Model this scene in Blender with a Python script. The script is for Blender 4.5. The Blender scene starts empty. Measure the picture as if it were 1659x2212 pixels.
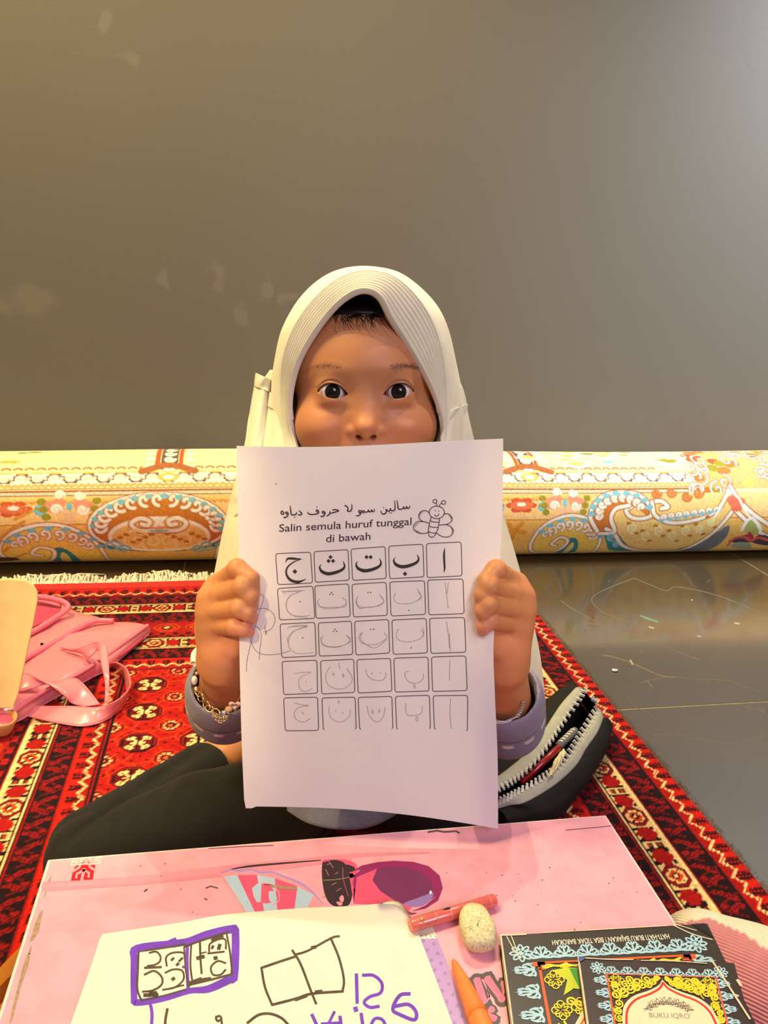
import bpy, bmesh, math, random
import numpy as np
from mathutils import Vector
from mathutils.geometry import tessellate_polygon

# ------------------------------------------------------------------ camera, world, lights, exposure
SC = bpy.context.scene
W_PX, H_PX, F_PX, CAM_H = 1659, 2212, 1700.0, 0.62

def cam_axes(p, yw, r):
    cy, sy = math.cos(yw), math.sin(yw)
    fwd = np.array([sy*math.cos(p), cy*math.cos(p), -math.sin(p)])
    right = np.array([cy, -sy, 0.0]); down = np.cross(fwd, right)
    c, s = math.cos(r), math.sin(r)
    return np.array([c*right + s*down, -s*right + c*down, fwd])
CM = cam_axes(math.radians(17.78), math.radians(10.75), math.radians(-2.95))
CAM = np.array([0, 0, CAM_H])

cam_d = bpy.data.cameras.new('camera'); cam_o = bpy.data.objects.new('camera', cam_d)
SC.collection.objects.link(cam_o); SC.camera = cam_o
cam_d.sensor_fit = 'VERTICAL'; cam_d.sensor_height = 36.0; cam_d.lens = F_PX/H_PX*36.0
cam_d.clip_start = 0.02
from mathutils import Matrix
mw = Matrix.Identity(4)
for i in range(3):
    mw[i][0] = CM[0][i]; mw[i][1] = -CM[1][i]; mw[i][2] = -CM[2][i]; mw[i][3] = CAM[i]
cam_o.matrix_world = mw

world = bpy.data.worlds.new('dim_hall'); SC.world = world; world.use_nodes = True
world.node_tree.nodes['Background'].inputs[0].default_value = (1.0, 0.86, 0.78, 1)
world.node_tree.nodes['Background'].inputs[1].default_value = 0.2

def light(name, typ, loc, aim, energy, col, size=0.2, angle=60, blend=0.5):
    d = bpy.data.lights.new(name, typ); o = bpy.data.objects.new(name, d)
    SC.collection.objects.link(o); o.location = loc
    o.rotation_euler = (Vector(aim)-Vector(loc)).to_track_quat('-Z', 'Y').to_euler()
    d.energy = energy; d.color = col
    if typ == 'AREA': d.shape = 'DISK'; d.size = size
    else:
        d.shadow_soft_size = size
        if typ == 'SPOT': d.spot_size = math.radians(angle); d.spot_blend = blend
    return o
# stage lamps near the back wall and at left, added narrow spots, fill, wall washes
light('stage_lamp_warm', 'SPOT', (0.335, 1.32, 1.90), (0.25, 0.98, 0.1), 42, (1.0, 0.84, 0.54), 0.012, 105, 1.0)
light('stage_lamp_rose', 'SPOT', (0.525, 1.27, 1.90), (0.35, 0.95, 0.1), 29, (1.0, 0.80, 0.66), 0.012, 105, 1.0)
light('stage_lamp_key', 'SPOT', (-1.20, 0.72, 2.2), (-0.15, 1.20, 0.15), 45, (1.0, 0.80, 0.36), 0.03, 95, 0.8)
light('added_spot_left', 'SPOT', (-1.30, -0.60, 1.9), (-0.165, 0.72, 0.30), 165, (1.0, 0.74, 0.30), 0.02, 14.5, 0.4)  # added narrow beam, only to brighten the left hand and the board
light('added_spot_right', 'SPOT', (0.70, -0.60, 2.1), (0.235, 0.57, 0.38), 75, (1.0, 0.76, 0.36), 0.02, 5.6, 0.6)  # added narrow beam, only to brighten the right hand
light('added_spot_scarf', 'SPOT', (-0.78, 0.76, 2.3), (0.085, 0.69, 0.575), 85, (1.0, 0.82, 0.42), 0.02, 8.6, 0.6)  # added beam from the left to warm the scarf front
light('added_spot_scarf', 'SPOT', (0.98, 0.76, 2.3), (0.125, 0.69, 0.58), 75, (1.0, 0.86, 0.56), 0.02, 8.2, 0.6)  # its added counterpart, warming the scarf from the right
light('hall_fill', 'AREA', (0.45, -1.2, 1.7), (0.2, 0.9, 0.35), 21, (0.87, 0.77, 1.0), 1.0)
light('wall_wash_warm', 'AREA', (-0.75, 1.0, 2.3), (-0.50, 1.73, 1.2), 46, (1.0, 0.84, 0.38), 0.5)
light('wall_wash_blue', 'SPOT', (2.05, 0.85, 1.8), (1.72, 1.73, 0.95), 360, (0.76, 0.86, 1.0), 0.25, 88, 1.0)
SC.view_settings.view_transform = 'Standard'; SC.view_settings.look = 'None'
SC.view_settings.gamma = 1.0; SC.view_settings.use_curve_mapping = False
SC.view_settings.exposure = 0.12

# ------------------------------------------------------------------ helpers
rng = np.random.default_rng(7); random.seed(7)
def lin(c):
    return tuple((v/255/12.92 if v/255 <= 0.04045 else ((v/255+0.055)/1.055)**2.4) for v in c)
def linN(a):
    a = np.asarray(a, float)/255
    return np.where(a <= 0.04045, a/12.92, ((a+0.055)/1.055)**2.4)
def ray(x, y):
    return CM.T @ np.array([(x-W_PX/2)/F_PX, (y-H_PX/2)/F_PX, 1.0])
def onZ(x, y, z):
    d = ray(x, y); return CAM + d*((z-CAM_H)/d[2])
def onY(x, y, Y):
    d = ray(x, y); return CAM + d*(Y/d[1])
def atD(x, y, D): return CAM + ray(x, y)*D
def crop(x0, y0, s): return lambda x, y: (x0+x*s, y0+y*s)

def mat(name, col, rough=0.6, var=0.12, scale=40.0, bump=0.0, bscale=200.0, spec=0.4, sheen=0.0,
        metal=0.0, attr=False, trans=0.0, sss=0.0, coat=0.0, ribs=None, detail=3.0):
    m = bpy.data.materials.new(name); m.use_nodes = True
    nt = m.node_tree; N = nt.nodes; L = nt.links; b = N['Principled BSDF']
    tc = N.new('ShaderNodeTexCoord')
    if attr:
        a = N.new('ShaderNodeAttribute'); a.attribute_name = 'Col'; base = a.outputs['Color']
    else:
        r = N.new('ShaderNodeRGB'); r.outputs[0].default_value = (*lin(col), 1); base = r.outputs[0]
    nz = N.new('ShaderNodeTexNoise'); nz.inputs['Scale'].default_value = scale; nz.inputs['Detail'].default_value = detail
    L.new(tc.outputs['Object'], nz.inputs['Vector'])
    mr = N.new('ShaderNodeMapRange'); mr.inputs[1].default_value = 0.25; mr.inputs[2].default_value = 0.75
    mr.inputs[3].default_value = 1-var; mr.inputs[4].default_value = 1+var
    L.new(nz.outputs['Fac'], mr.inputs[0])
    mx = N.new('ShaderNodeMix'); mx.data_type = 'RGBA'; mx.blend_type = 'MULTIPLY'; mx.inputs[0].default_value = 1
    cb = N.new('ShaderNodeCombineColor')
    for i in range(3): L.new(mr.outputs[0], cb.inputs[i])
    L.new(base, mx.inputs[6]); L.new(cb.outputs[0], mx.inputs[7])
    L.new(mx.outputs[2], b.inputs['Base Color'])
    b.inputs['Roughness'].default_value = rough; b.inputs['Specular IOR Level'].default_value = spec
    b.inputs['Metallic'].default_value = metal
    if sheen: b.inputs['Sheen Weight'].default_value = sheen; b.inputs['Sheen Roughness'].default_value = 0.4
    if coat: b.inputs['Coat Weight'].default_value = coat; b.inputs['Coat Roughness'].default_value = 0.12
    if sss:
        b.inputs['Subsurface Weight'].default_value = sss; b.inputs['Subsurface Radius'].default_value = (1, .35, .18)
        b.inputs['Subsurface Scale'].default_value = 0.004
    hsrc = None
    if bump:
        n2 = N.new('ShaderNodeTexNoise'); n2.inputs['Scale'].default_value = bscale; n2.inputs['Detail'].default_value = 4
        L.new(tc.outputs['Object'], n2.inputs['Vector']); hsrc = n2.outputs['Fac']
    if ribs:                                   # (vector, scale, strength) knitted / woven ribs
        wv = N.new('ShaderNodeTexWave'); wv.wave_type = 'BANDS'; wv.bands_direction = ribs[0]
        wv.inputs['Scale'].default_value = ribs[1]; wv.inputs['Distortion'].default_value = ribs[3] if len(ribs) > 3 else 0.6
        wv.inputs['Detail Scale'].default_value = 2
        L.new(tc.outputs['Object'], wv.inputs['Vector']); hsrc = wv.outputs['Fac']; bump = ribs[2]
    if hsrc:
        bp = N.new('ShaderNodeBump'); bp.inputs['Strength'].default_value = bump; bp.inputs['Distance'].default_value = 0.001
        L.new(hsrc, bp.inputs['Height']); L.new(bp.outputs[0], b.inputs['Normal'])
    if trans:
        t = N.new('ShaderNodeBsdfTranslucent'); L.new(mx.outputs[2], t.inputs['Color'])
        ms = N.new('ShaderNodeMixShader'); ms.inputs[0].default_value = trans
        out = N['Material Output']; L.new(b.outputs[0], ms.inputs[1]); L.new(t.outputs[0], ms.inputs[2]); L.new(ms.outputs[0], out.inputs[0])
    return m

def tag(o, label=None, cat=None, group=None, kind=None):
    for k, v in (('label', label), ('category', cat), ('group', group), ('kind', kind)):
        if v: o[k] = v
    return o
def empty(name, loc, label, cat, group=None, kind=None):
    o = bpy.data.objects.new(name, None); o.empty_display_size = 0.02
    SC.collection.objects.link(o); o.location = [float(v) for v in loc]
    return tag(o, label, cat, group, kind)
def world_loc(o):
    v = np.zeros(3)
    while o: v += np.array(o.location); o = o.parent
    return v
def mesh_data(name, V, Fc, mats, smooth=True, cols=None, midx=None):
    V = np.asarray(V, np.float32); me = bpy.data.meshes.new(name)
    if isinstance(Fc, np.ndarray):
        n = len(Fc); k = Fc.shape[1]
        me.vertices.add(len(V)); me.vertices.foreach_set('co', V.ravel())
        me.loops.add(n*k); me.loops.foreach_set('vertex_index', Fc.astype(np.int32).ravel())
        me.polygons.add(n); me.polygons.foreach_set('loop_start', np.arange(0, n*k, k, dtype=np.int32))
        me.update(calc_edges=True)
    else:
        me.from_pydata([tuple(map(float, v)) for v in V], [], [tuple(int(i) for i in f) for f in Fc])
    me.validate()
    if smooth: me.polygons.foreach_set('use_smooth', np.ones(len(me.polygons), bool))
    for m in (mats if isinstance(mats, (list, tuple)) else [mats]): me.materials.append(m)
    if midx is not None and len(midx) == len(me.polygons): me.polygons.foreach_set('material_index', np.asarray(midx, np.int32))
    if cols is not None:
        a = me.color_attributes.new('Col', 'FLOAT_COLOR', 'POINT')
        c = np.ones((len(V), 4), np.float32); c[:, :3] = cols; a.data.foreach_set('color', c.ravel())
    me.update(); return me
def obj(name, V, Fc, mats, parent=None, origin=None, smooth=True, cols=None, midx=None, label=None, cat=None, group=None, kind=None):
    """V in world space; a child shares its thing's origin, a top-level mesh gets its own base point"""
    V = np.asarray(V, float)
    base = world_loc(parent) if parent else (np.asarray(origin, float) if origin is not None else np.array([*(V[:, :2].mean(0)), V[:, 2].min()]))
    me = mesh_data(name, V-base, Fc, mats, smooth, cols, midx)
    o = bpy.data.objects.new(name, me); SC.collection.objects.link(o)
    if parent: o.parent = parent
    else: o.location = base
    return tag(o, label, cat, group, kind)
def inst(name, me, loc, rot=None, parent=None, scale=1.0, label=None):
    o = bpy.data.objects.new(name, me); SC.collection.objects.link(o)
    base = world_loc(parent) if parent else 0
    o.location = np.asarray(loc)-base
    if rot is not None: o.rotation_mode = 'QUATERNION'; o.rotation_quaternion = rot
    o.scale = (scale,)*3 if np.isscalar(scale) else scale
    if parent: o.parent = parent
    if label: o['label'] = label
    return o

def catmull(P, n, closed=False):
    P = np.asarray(P, float); k = len(P)
    t = np.linspace(0, k if closed else k-1, n, endpoint=not closed)
    i = np.floor(t).astype(int)
    if not closed: i = np.minimum(i, k-2)
    f = (t-i)[:, None]
    g = (lambda j: P[j % k]) if closed else (lambda j: np.where((j < 0)[:, None], 2*P[0]-P[1], np.where((j >= k)[:, None], 2*P[-1]-P[-2], P[np.clip(j, 0, k-1)])))
    a, b, c, d = g(i-1), g(i), g(i+1), g(i+2)
    return 0.5*((2*b)+(-a+c)*f+(2*a-5*b+4*c-d)*f**2+(-a+3*b-3*c+d)*f**3)
def resample(P, n):
    P = np.asarray(P, float); s = np.r_[0, np.cumsum(np.linalg.norm(np.diff(P, axis=0), axis=1))]
    t = np.linspace(0, s[-1], n); return np.stack([np.interp(t, s, P[:, k]) for k in range(P.shape[1])], 1)
def grid_faces(nu, nv, cu=False, cv=False):
    """verts index u*nv+v"""
    iu = np.arange(nu if cu else nu-1)[:, None]; iv = np.arange(nv if cv else nv-1)[None, :]
    a = iu*nv+iv; b = ((iu+1) % nu)*nv+iv; c = ((iu+1) % nu)*nv+(iv+1) % nv; d = iu*nv+(iv+1) % nv
    return np.stack([a+0*iv, b+0*iv, c+0*iu, d+0*iu], -1).reshape(-1, 4)
def frames(P):
    P = np.asarray(P, float); T = np.gradient(P, axis=0); T /= np.linalg.norm(T, axis=1)[:, None]+1e-12
    up = np.array([0, 0, 1.0]) if abs(T[0][2]) < 0.9 else np.array([1.0, 0, 0])
    U = []; u = up-T[0]*np.dot(up, T[0])
    for t in T:
        u = u-t*np.dot(u, t); u /= np.linalg.norm(u)+1e-12; U.append(u.copy())
    U = np.array(U); return T, U, np.cross(T, U)
def tube(P, r, n=10, caps=True, flat=1.0):
    P = np.asarray(P, float); m = len(P); r = np.broadcast_to(np.asarray(r, float), (m,))
    T, U, B = frames(P); a = np.linspace(0, 2*np.pi, n, endpoint=False)
    V = P[:, None]+r[:, None, None]*(np.cos(a)[None, :, None]*U[:, None]*flat+np.sin(a)[None, :, None]*B[:, None])
    Fc = grid_faces(m, n, False, True).tolist(); V = V.reshape(-1, 3)
    if caps: Fc += [list(range(n))[::-1], list(range((m-1)*n, m*n))]
    return V, Fc
def join(parts):
    V = []; F = []; o = 0
    for v, f in parts:
        V.append(np.asarray(v, float)); F += [[i+o for i in q] for q in (f.tolist() if isinstance(f, np.ndarray) else f)]; o += len(v)
    return np.concatenate(V), F
def box_vf(lo, hi, bev=0.0):
    bm = bmesh.new(); bmesh.ops.create_cube(bm, size=1)
    for v in bm.verts: v.co = Vector([(lo[i]+hi[i])/2+v.co[i]*(hi[i]-lo[i]) for i in range(3)])
    if bev: bmesh.ops.bevel(bm, geom=bm.edges[:], offset=bev, segments=3, affect='EDGES', profile=0.5)
    r = bm_vf(bm); bm.free(); return r
def bm_vf(bm):
    bm.verts.ensure_lookup_table(); bm.verts.index_update()
    return np.array([v.co[:] for v in bm.verts]), [[v.index for v in f.verts] for f in bm.faces]
def sphere_vf(c, r, nu=14, nv=9):
    r = np.broadcast_to(np.asarray(r, float), (3,)); V = []; 
    th = np.linspace(0, np.pi, nv)[1:-1]; ph = np.linspace(0, 2*np.pi, nu, endpoint=False)
    V = [np.array([0, 0, 1.0])]+[np.array([np.sin(t)*np.cos(p), np.sin(t)*np.sin(p), np.cos(t)]) for t in th for p in ph]+[np.array([0, 0, -1.0])]
    F = [[0, 1+i, 1+(i+1) % nu] for i in range(nu)]
    for k in range(len(th)-1):
        for i in range(nu): F.append([1+k*nu+i, 1+(k+1)*nu+i, 1+(k+1)*nu+(i+1) % nu, 1+k*nu+(i+1) % nu])
    e = len(V)-1; b = 1+(len(th)-1)*nu
    F += [[e, b+(i+1) % nu, b+i] for i in range(nu)]
    return np.array(V)*r+np.asarray(c, float), F
def prism(poly, z0, z1, bev=0.0):
    """vertical prism over a plan polygon (world xy)"""
    bm = bmesh.new(); vs = [bm.verts.new((float(p[0]), float(p[1]), z0)) for p in poly]
    f = bm.faces.new(vs); r = bmesh.ops.extrude_face_region(bm, geom=[f])
    for v in r['geom']:
        if isinstance(v, bmesh.types.BMVert): v.co.z = z1
    bmesh.ops.recalc_face_normals(bm, faces=bm.faces[:])
    if bev: bmesh.ops.bevel(bm, geom=bm.edges[:], offset=bev, segments=2, affect='EDGES')
    o = bm_vf(bm); bm.free(); return o

class Decal:
    """flat print: ink strokes and filled shapes lying on a surface; mp(x, y, lift) -> world point"""
    def __init__(s, mp, cv=None): s.mp = mp; s.cv = cv or (lambda x, y: (x, y)); s.V = []; s.F = []; s.M = []; s.mats = []; s.n = 0; s.layer = 0; s.last = -1
    def _m(s, m):
        if m not in s.mats: s.mats.append(m)
        return s.mats.index(m)
    def _add(s, pts2, faces, m, lift=None):
        k = s._m(m); s.layer += 1 if (k != s.last or len(pts2) > 12) else 0; s.last = k; l = 0.0001+s.layer*0.0000016 if lift is None else lift
        for p in pts2:
            q = s.cv(p[0], p[1]); s.V.append(s.mp(q[0], q[1], l))
        for f in faces: s.F.append([i+s.n for i in f]); s.M.append(k)
        s.n += len(pts2)
    def line(s, pts, w, m, closed=False, smooth=0, lift=None):
        P = np.asarray(pts, float)
        if smooth: P = catmull(P, smooth*(len(P)-(0 if closed else 1))+(0 if closed else 1), closed)
        n = len(P)
        if np.isscalar(w): wd = np.full(n, float(w))
        else: wd = np.interp(np.linspace(0, 1, n), np.linspace(0, 1, len(w)), w)
        T = (np.roll(P, -1, 0)-np.roll(P, 1, 0)) if closed else np.gradient(P, axis=0)
        T /= np.linalg.norm(T, axis=1)[:, None]+1e-9; Nn = np.stack([-T[:, 1], T[:, 0]], 1)
        if not closed and n > 1:
            P = P.copy(); P[0] -= T[0]*wd[0]*.35; P[-1] += T[-1]*wd[-1]*.35
        A = P+Nn*wd[:, None]/2; B = P-Nn*wd[:, None]/2
        pts2 = np.stack([A, B], 1).reshape(-1, 2)
        fs = [[2*i, 2*i+1, 2*((i+1) % n)+1, 2*((i+1) % n)] for i in range(n if closed else n-1)]
        s._add(pts2, fs, m, lift)
    def fill(s, pts, m, lift=None, smooth=0):
        P = np.asarray(pts, float)
        if smooth: P = catmull(P, smooth*len(P), True)
        tri = tessellate_polygon([[Vector((p[0], p[1], 0)) for p in P]])
        s._add(P, [list(t) for t in tri], m, lift)
    def dot(s, x, y, r, m, n=10, ry=None, lift=None):
        a = np.linspace(0, 2*np.pi, n, endpoint=False); ry = ry or r
        s._add(np.stack([x+r*np.cos(a), y+ry*np.sin(a)], 1), [list(range(n))], m, lift)
    def text(s, txt, o, ux, uy, m, lift=None, bold=0.0):
        """text box: o = baseline start, ux = vector for the whole text width, uy = vector for one cap height"""
        V, F = text_mesh(txt, bold); x1 = V[:, 0].max(); x0 = V[:, 0].min()
        o, ux, uy = map(np.array, (o, ux, uy)); 
        P = o[None]+((V[:, :1]-x0)/(x1-x0))*ux[None]+(V[:, 1:2]/0.69)*uy[None]
        s._add(P, F, m, lift)
    def build(s, name, parent, label=None, kind=None):
        o = obj(name, np.array(s.V), s.F, s.mats, parent, smooth=False, midx=s.M, label=label, kind=kind); return o
def text_mesh(txt, bold=0.0):
    cu = bpy.data.curves.new('lettering', 'FONT'); cu.body = txt; cu.size = 1; cu.resolution_u = 4; cu.offset = bold
    t = bpy.data.objects.new('lettering', cu); SC.collection.objects.link(t)
    dg = bpy.context.evaluated_depsgraph_get(); me = bpy.data.meshes.new_from_object(t.evaluated_get(dg))
    V = np.array([v.co[:] for v in me.vertices]); F = [list(p.vertices) for p in me.polygons]
    bpy.data.objects.remove(t); bpy.data.curves.remove(cu); bpy.data.meshes.remove(me)
    return V, F

# ---- signed distance sculpting (for bodies and cloth volumes)
def smin(a, b, k):
    h = np.maximum(k-np.abs(a-b), 0)/k; return np.minimum(a, b)-h*h*k*0.25
class Field:
    def __init__(s, lo, hi, h, far=None):
        s.lo = np.asarray(lo, float); s.h = h; n = np.ceil((np.asarray(hi)-s.lo)/h).astype(int)+1
        s.ax = [(s.lo[i]+h*np.arange(n[i])).astype(np.float32) for i in range(3)]
        s.D = np.full(n, far or 20*h, np.float32)
    def _sl(s, lo, hi):
        out = []
        for i in range(3):
            a = int(np.clip(np.floor((lo[i]-s.lo[i])/s.h), 0, len(s.ax[i]))); b = int(np.clip(np.ceil((hi[i]-s.lo[i])/s.h)+1, 0, len(s.ax[i])))
            if b <= a: return None
            out.append(slice(a, b))
        return tuple(out)
    def apply(s, fn, lo, hi, k, sub=False, pad=None):
        pad = k+3*s.h if pad is None else pad
        sl = s._sl(np.asarray(lo)-pad, np.asarray(hi)+pad)
        if sl is None: return
        X = s.ax[0][sl[0]][:, None, None]; Y = s.ax[1][sl[1]][None, :, None]; Z = s.ax[2][sl[2]][None, None, :]
        d = fn(X, Y, Z)
        s.D[sl] = -smin(-s.D[sl], d, k) if sub else smin(s.D[sl], d, k)
    def cap(s, a, b, ra, rb, k=0.006, sub=False):
        a = np.asarray(a, float); b = np.asarray(b, float); ba = b-a; L2 = float(ba@ba)+1e-12; r = max(ra, rb)
        def fn(X, Y, Z):
            t = np.clip(((X-a[0])*ba[0]+(Y-a[1])*ba[1]+(Z-a[2])*ba[2])/L2, 0, 1)
            return np.sqrt((X-a[0]-t*ba[0])**2+(Y-a[1]-t*ba[1])**2+(Z-a[2]-t*ba[2])**2)-(ra+(rb-ra)*t)
        s.apply(fn, np.minimum(a, b)-r, np.maximum(a, b)+r, k, sub)
    def chain(s, P, R, k=0.006, sub=False):
        for i in range(len(P)-1): s.cap(P[i], P[i+1], R[i], R[i+1], k, sub)
    def ell(s, c, r, k=0.006, sub=False, rot=None):
        c = np.asarray(c, float); r = np.asarray(r, float); m = r.max()
        def fn(X, Y, Z):
            x, y, z = X-c[0], Y-c[1], Z-c[2]
            if rot is not None:
                R = np.asarray(rot); x, y, z = (R[i, 0]*x+R[i, 1]*y+R[i, 2]*z for i in range(3))
            k0 = np.sqrt((x/r[0])**2+(y/r[1])**2+(z/r[2])**2); k1 = np.sqrt((x/r[0]**2)**2+(y/r[1]**2)**2+(z/r[2]**2)**2)+1e-9
            return k0*(k0-1)/k1
        s.apply(fn, c-(m if rot is not None else r), c+(m if rot is not None else r), k, sub)
    def mesh(s): return surface_nets(s.D, s.lo, s.h)
def surface_nets(D, lo, h):
    ins = D < 0
    nx, ny, nz = D.shape
    c = np.zeros((nx-1, ny-1, nz-1), np.uint8)
    for dx in (0, 1):
        for dy in (0, 1):
            for dz in (0, 1): c += ins[dx:nx-1+dx, dy:ny-1+dy, dz:nz-1+dz]
    act = np.argwhere((c > 0) & (c < 8)); idx = np.full(c.shape, -1, np.int32); idx[tuple(act.T)] = np.arange(len(act))
    S = np.zeros((len(act), 3)); n = np.zeros(len(act)); co = [(x, y, z) for x in (0, 1) for y in (0, 1) for z in (0, 1)]
    vals = {q: D[act[:, 0]+q[0], act[:, 1]+q[1], act[:, 2]+q[2]].astype(float) for q in co}
    for p in co:
        for ax in range(3):
            if p[ax] == 0:
                q = list(p); q[ax] = 1; q = tuple(q); a, b = vals[p], vals[q]; m = (a < 0) != (b < 0)
                t = np.where(m, a/np.where(m, a-b, 1), 0)
                for k in range(3): S[:, k] += np.where(m, p[k]+(t if k == ax else 0), 0)
                n += m
    V = lo+(act+S/n[:, None])*h
    Q = []
    for ax in range(3):
        a = ins[tuple(slice(0, -1) if i == ax else slice(None) for i in range(3))]
        b = ins[tuple(slice(1, None) if i == ax else slice(None) for i in range(3))]
        e = np.argwhere(a != b); o1, o2 = [i for i in range(3) if i != ax]
        ok = (e[:, o1] > 0) & (e[:, o2] > 0) & (e[:, o1] < D.shape[o1]-1) & (e[:, o2] < D.shape[o2]-1); e = e[ok]
        fl = a[tuple(e.T)]
        def nb(d1, d2):
            q = e.copy(); q[:, o1] -= d1; q[:, o2] -= d2; return idx[q[:, 0], q[:, 1], q[:, 2]]
        q = np.stack([nb(1, 1), nb(0, 1), nb(0, 0), nb(1, 0)], 1)
        flip = fl if ax != 1 else ~fl
        q[~flip] = q[~flip][:, ::-1]; Q.append(q)
    return V, np.concatenate(Q)
def smooth_mesh(V, Q, it=2, lam=0.5):
    e = np.concatenate([Q[:, [i, (i+1) % 4]] for i in range(4)]); e = np.concatenate([e, e[:, ::-1]])
    cnt = np.bincount(e[:, 0], minlength=len(V))[:, None]+1e-9
    for k in range(it):
        A = np.stack([np.bincount(e[:, 0], V[e[:, 1], j], len(V)) for j in range(3)], 1)/cnt
        V = V+(A-V)*(lam if k % 2 == 0 else -lam*0.95)
    return V
def value_noise(P, f, seed=0):
    """smooth pseudo noise in -1..1 from summed sines (cheap, deterministic)"""
    r = np.random.default_rng(seed); o = np.zeros(len(P))
    for i in range(6):
        d = r.normal(size=3); d /= np.linalg.norm(d); o += np.sin(P@d*f*(0.6+0.25*i)*6.28+r.uniform(0, 6.28))
    return o/3.5
# ---- raster painting (knot by knot / print dot by dot colour grids)
class Raster:
    def __init__(s, xs, ys, base): s.x = xs; s.y = ys; s.C = np.empty((len(ys), len(xs), 3)); s.C[:] = linN(base)
    def win(s, x0, x1, y0, y1):
        a, b = np.searchsorted(s.x, [x0, x1]); c, d = np.searchsorted(s.y, [y0, y1]); return slice(c, d), slice(a, b)
    def paint(s, mask, sl, col, soft=None):
        s.C[sl][mask] = linN(col)
    def rect(s, x0, x1, y0, y1, col): sl = s.win(x0, x1, y0, y1); s.C[sl] = linN(col)
    wk = 1.0
    def line(s, P, w, col, smooth=0, closed=False):
        P = np.asarray(P, float); w = w*s.wk
        if smooth: P = catmull(P, smooth*len(P), closed)
        if closed: P = np.concatenate([P, P[:1]])
        sl = s.win(P[:, 0].min()-w, P[:, 0].max()+w, P[:, 1].min()-w, P[:, 1].max()+w)
        X = s.x[sl[1]][None, :]; Y = s.y[sl[0]][:, None]
        if X.size == 0 or Y.size == 0: return
        D = np.full((Y.size, X.size), 9.0)
        for a, b in zip(P[:-1], P[1:]):
            ba = b-a; L = ba@ba+1e-12; t = np.clip(((X-a[0])*ba[0]+(Y-a[1])*ba[1])/L, 0, 1)
            D = np.minimum(D, np.hypot(X-a[0]-t*ba[0], Y-a[1]-t*ba[1]))
        px = s.x[1]-s.x[0]; A = np.clip((w/2-D)/px+0.5, 0, 1)[..., None]
        s.C[sl] = s.C[sl]*(1-A)+linN(col)*A
    def poly(s, P, col, smooth=0):
        P = np.asarray(P, float)
        if smooth: P = catmull(P, smooth*len(P), True)
        sl = s.win(P[:, 0].min(), P[:, 0].max(), P[:, 1].min(), P[:, 1].max())
        X = s.x[sl[1]][None, :]; Y = s.y[sl[0]][:, None]
        if X.size == 0 or Y.size == 0: return
        c = np.zeros((Y.size, X.size), bool); j = len(P)-1
        for i in range(len(P)):
            (xi, yi), (xj, yj) = P[i], P[j]
            if yi != yj: c ^= ((yi > Y) != (yj > Y)) & (X < (xj-xi)*(Y-yi)/(yj-yi)+xi)
            j = i
        s.C[sl][c] = linN(col)
    def ell(s, cx, cy, rx, ry, col):
        sl = s.win(cx-rx, cx+rx, cy-ry, cy+ry); X = s.x[sl[1]][None, :]; Y = s.y[sl[0]][:, None]
        if X.size == 0 or Y.size == 0: return
        s.C[sl][((X-cx)/rx)**2+((Y-cy)/ry)**2 < 1] = linN(col)

# ------------------------------------------------------------------ setting: wall, floor panels
M_WALL = mat('dark_painted_wall', (104, 98, 86), 0.62, 0.05, 1.6, 0.25, 260, 0.35, detail=8)
def add_wall_marks(m):
    """faint scuffs and wiped patches in the paint"""
    nt = m.node_tree; N = nt.nodes; L = nt.links; b = N['Principled BSDF']
    src = b.inputs['Base Color'].links[0].from_socket
    tc = N.new('ShaderNodeTexCoord'); nz = N.new('ShaderNodeTexNoise'); nz.inputs['Scale'].default_value = 22; nz.inputs['Detail'].default_value = 5
    L.new(tc.outputs['Object'], nz.inputs['Vector'])
    ad = N.new('ShaderNodeVectorMath'); ad.operation = 'MULTIPLY_ADD'; ad.inputs[1].default_value = (0.07,)*3; ad.inputs[2].default_value = (-0.035,)*3
    L.new(nz.outputs['Color'], ad.inputs[0])
    sm = N.new('ShaderNodeVectorMath'); sm.operation = 'ADD'; L.new(tc.outputs['Object'], sm.inputs[0]); L.new(ad.outputs[0], sm.inputs[1])
    prev = None
    for (px, py, rx, rz) in [(222, 45, .014, .02), (282, 122, .018, .012), (466, 603, .016, .034), (70, 648, .04, .03), (516, 682, .016, .02), (575, 620, .012, .02), (352, 600, .012, .018), (12, 662, .016, .016), (620, 640, .02, .012)]:
        p = onY(px, py, 1.735)
        s = N.new('ShaderNodeVectorMath'); s.operation = 'SUBTRACT'; L.new(sm.outputs[0], s.inputs[0]); s.inputs[1].default_value = (p[0], 0, p[2])
        d = N.new('ShaderNodeVectorMath'); d.operation = 'MULTIPLY'; L.new(s.outputs[0], d.inputs[0]); d.inputs[1].default_value = (1/rx, 0, 1/rz)
        ln = N.new('ShaderNodeVectorMath'); ln.operation = 'LENGTH'; L.new(d.outputs[0], ln.inputs[0])
        mr = N.new('ShaderNodeMapRange'); mr.inputs[1].default_value = 0.6; mr.inputs[2].default_value = 1.25; mr.inputs[3].default_value = 1; mr.inputs[4].default_value = 0
        L.new(ln.outputs['Value'], mr.inputs[0])
        if prev is None: prev = mr.outputs[0]
        else:
            mx = N.new('ShaderNodeMath'); mx.operation = 'MAXIMUM'; L.new(prev, mx.inputs[0]); L.new(mr.outputs[0], mx.inputs[1]); prev = mx.outputs[0]
    k = N.new('ShaderNodeMath'); k.operation = 'MULTIPLY'; k.inputs[1].default_value = 0.085; L.new(prev, k.inputs[0])
    mix = N.new('ShaderNodeMix'); mix.data_type = 'RGBA'; L.new(k.outputs[0], mix.inputs[0]); L.new(src, mix.inputs[6]); mix.inputs[7].default_value = (*lin((185, 175, 150)), 1)
    L.new(mix.outputs[2], b.inputs['Base Color'])
add_wall_marks(M_WALL)
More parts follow.
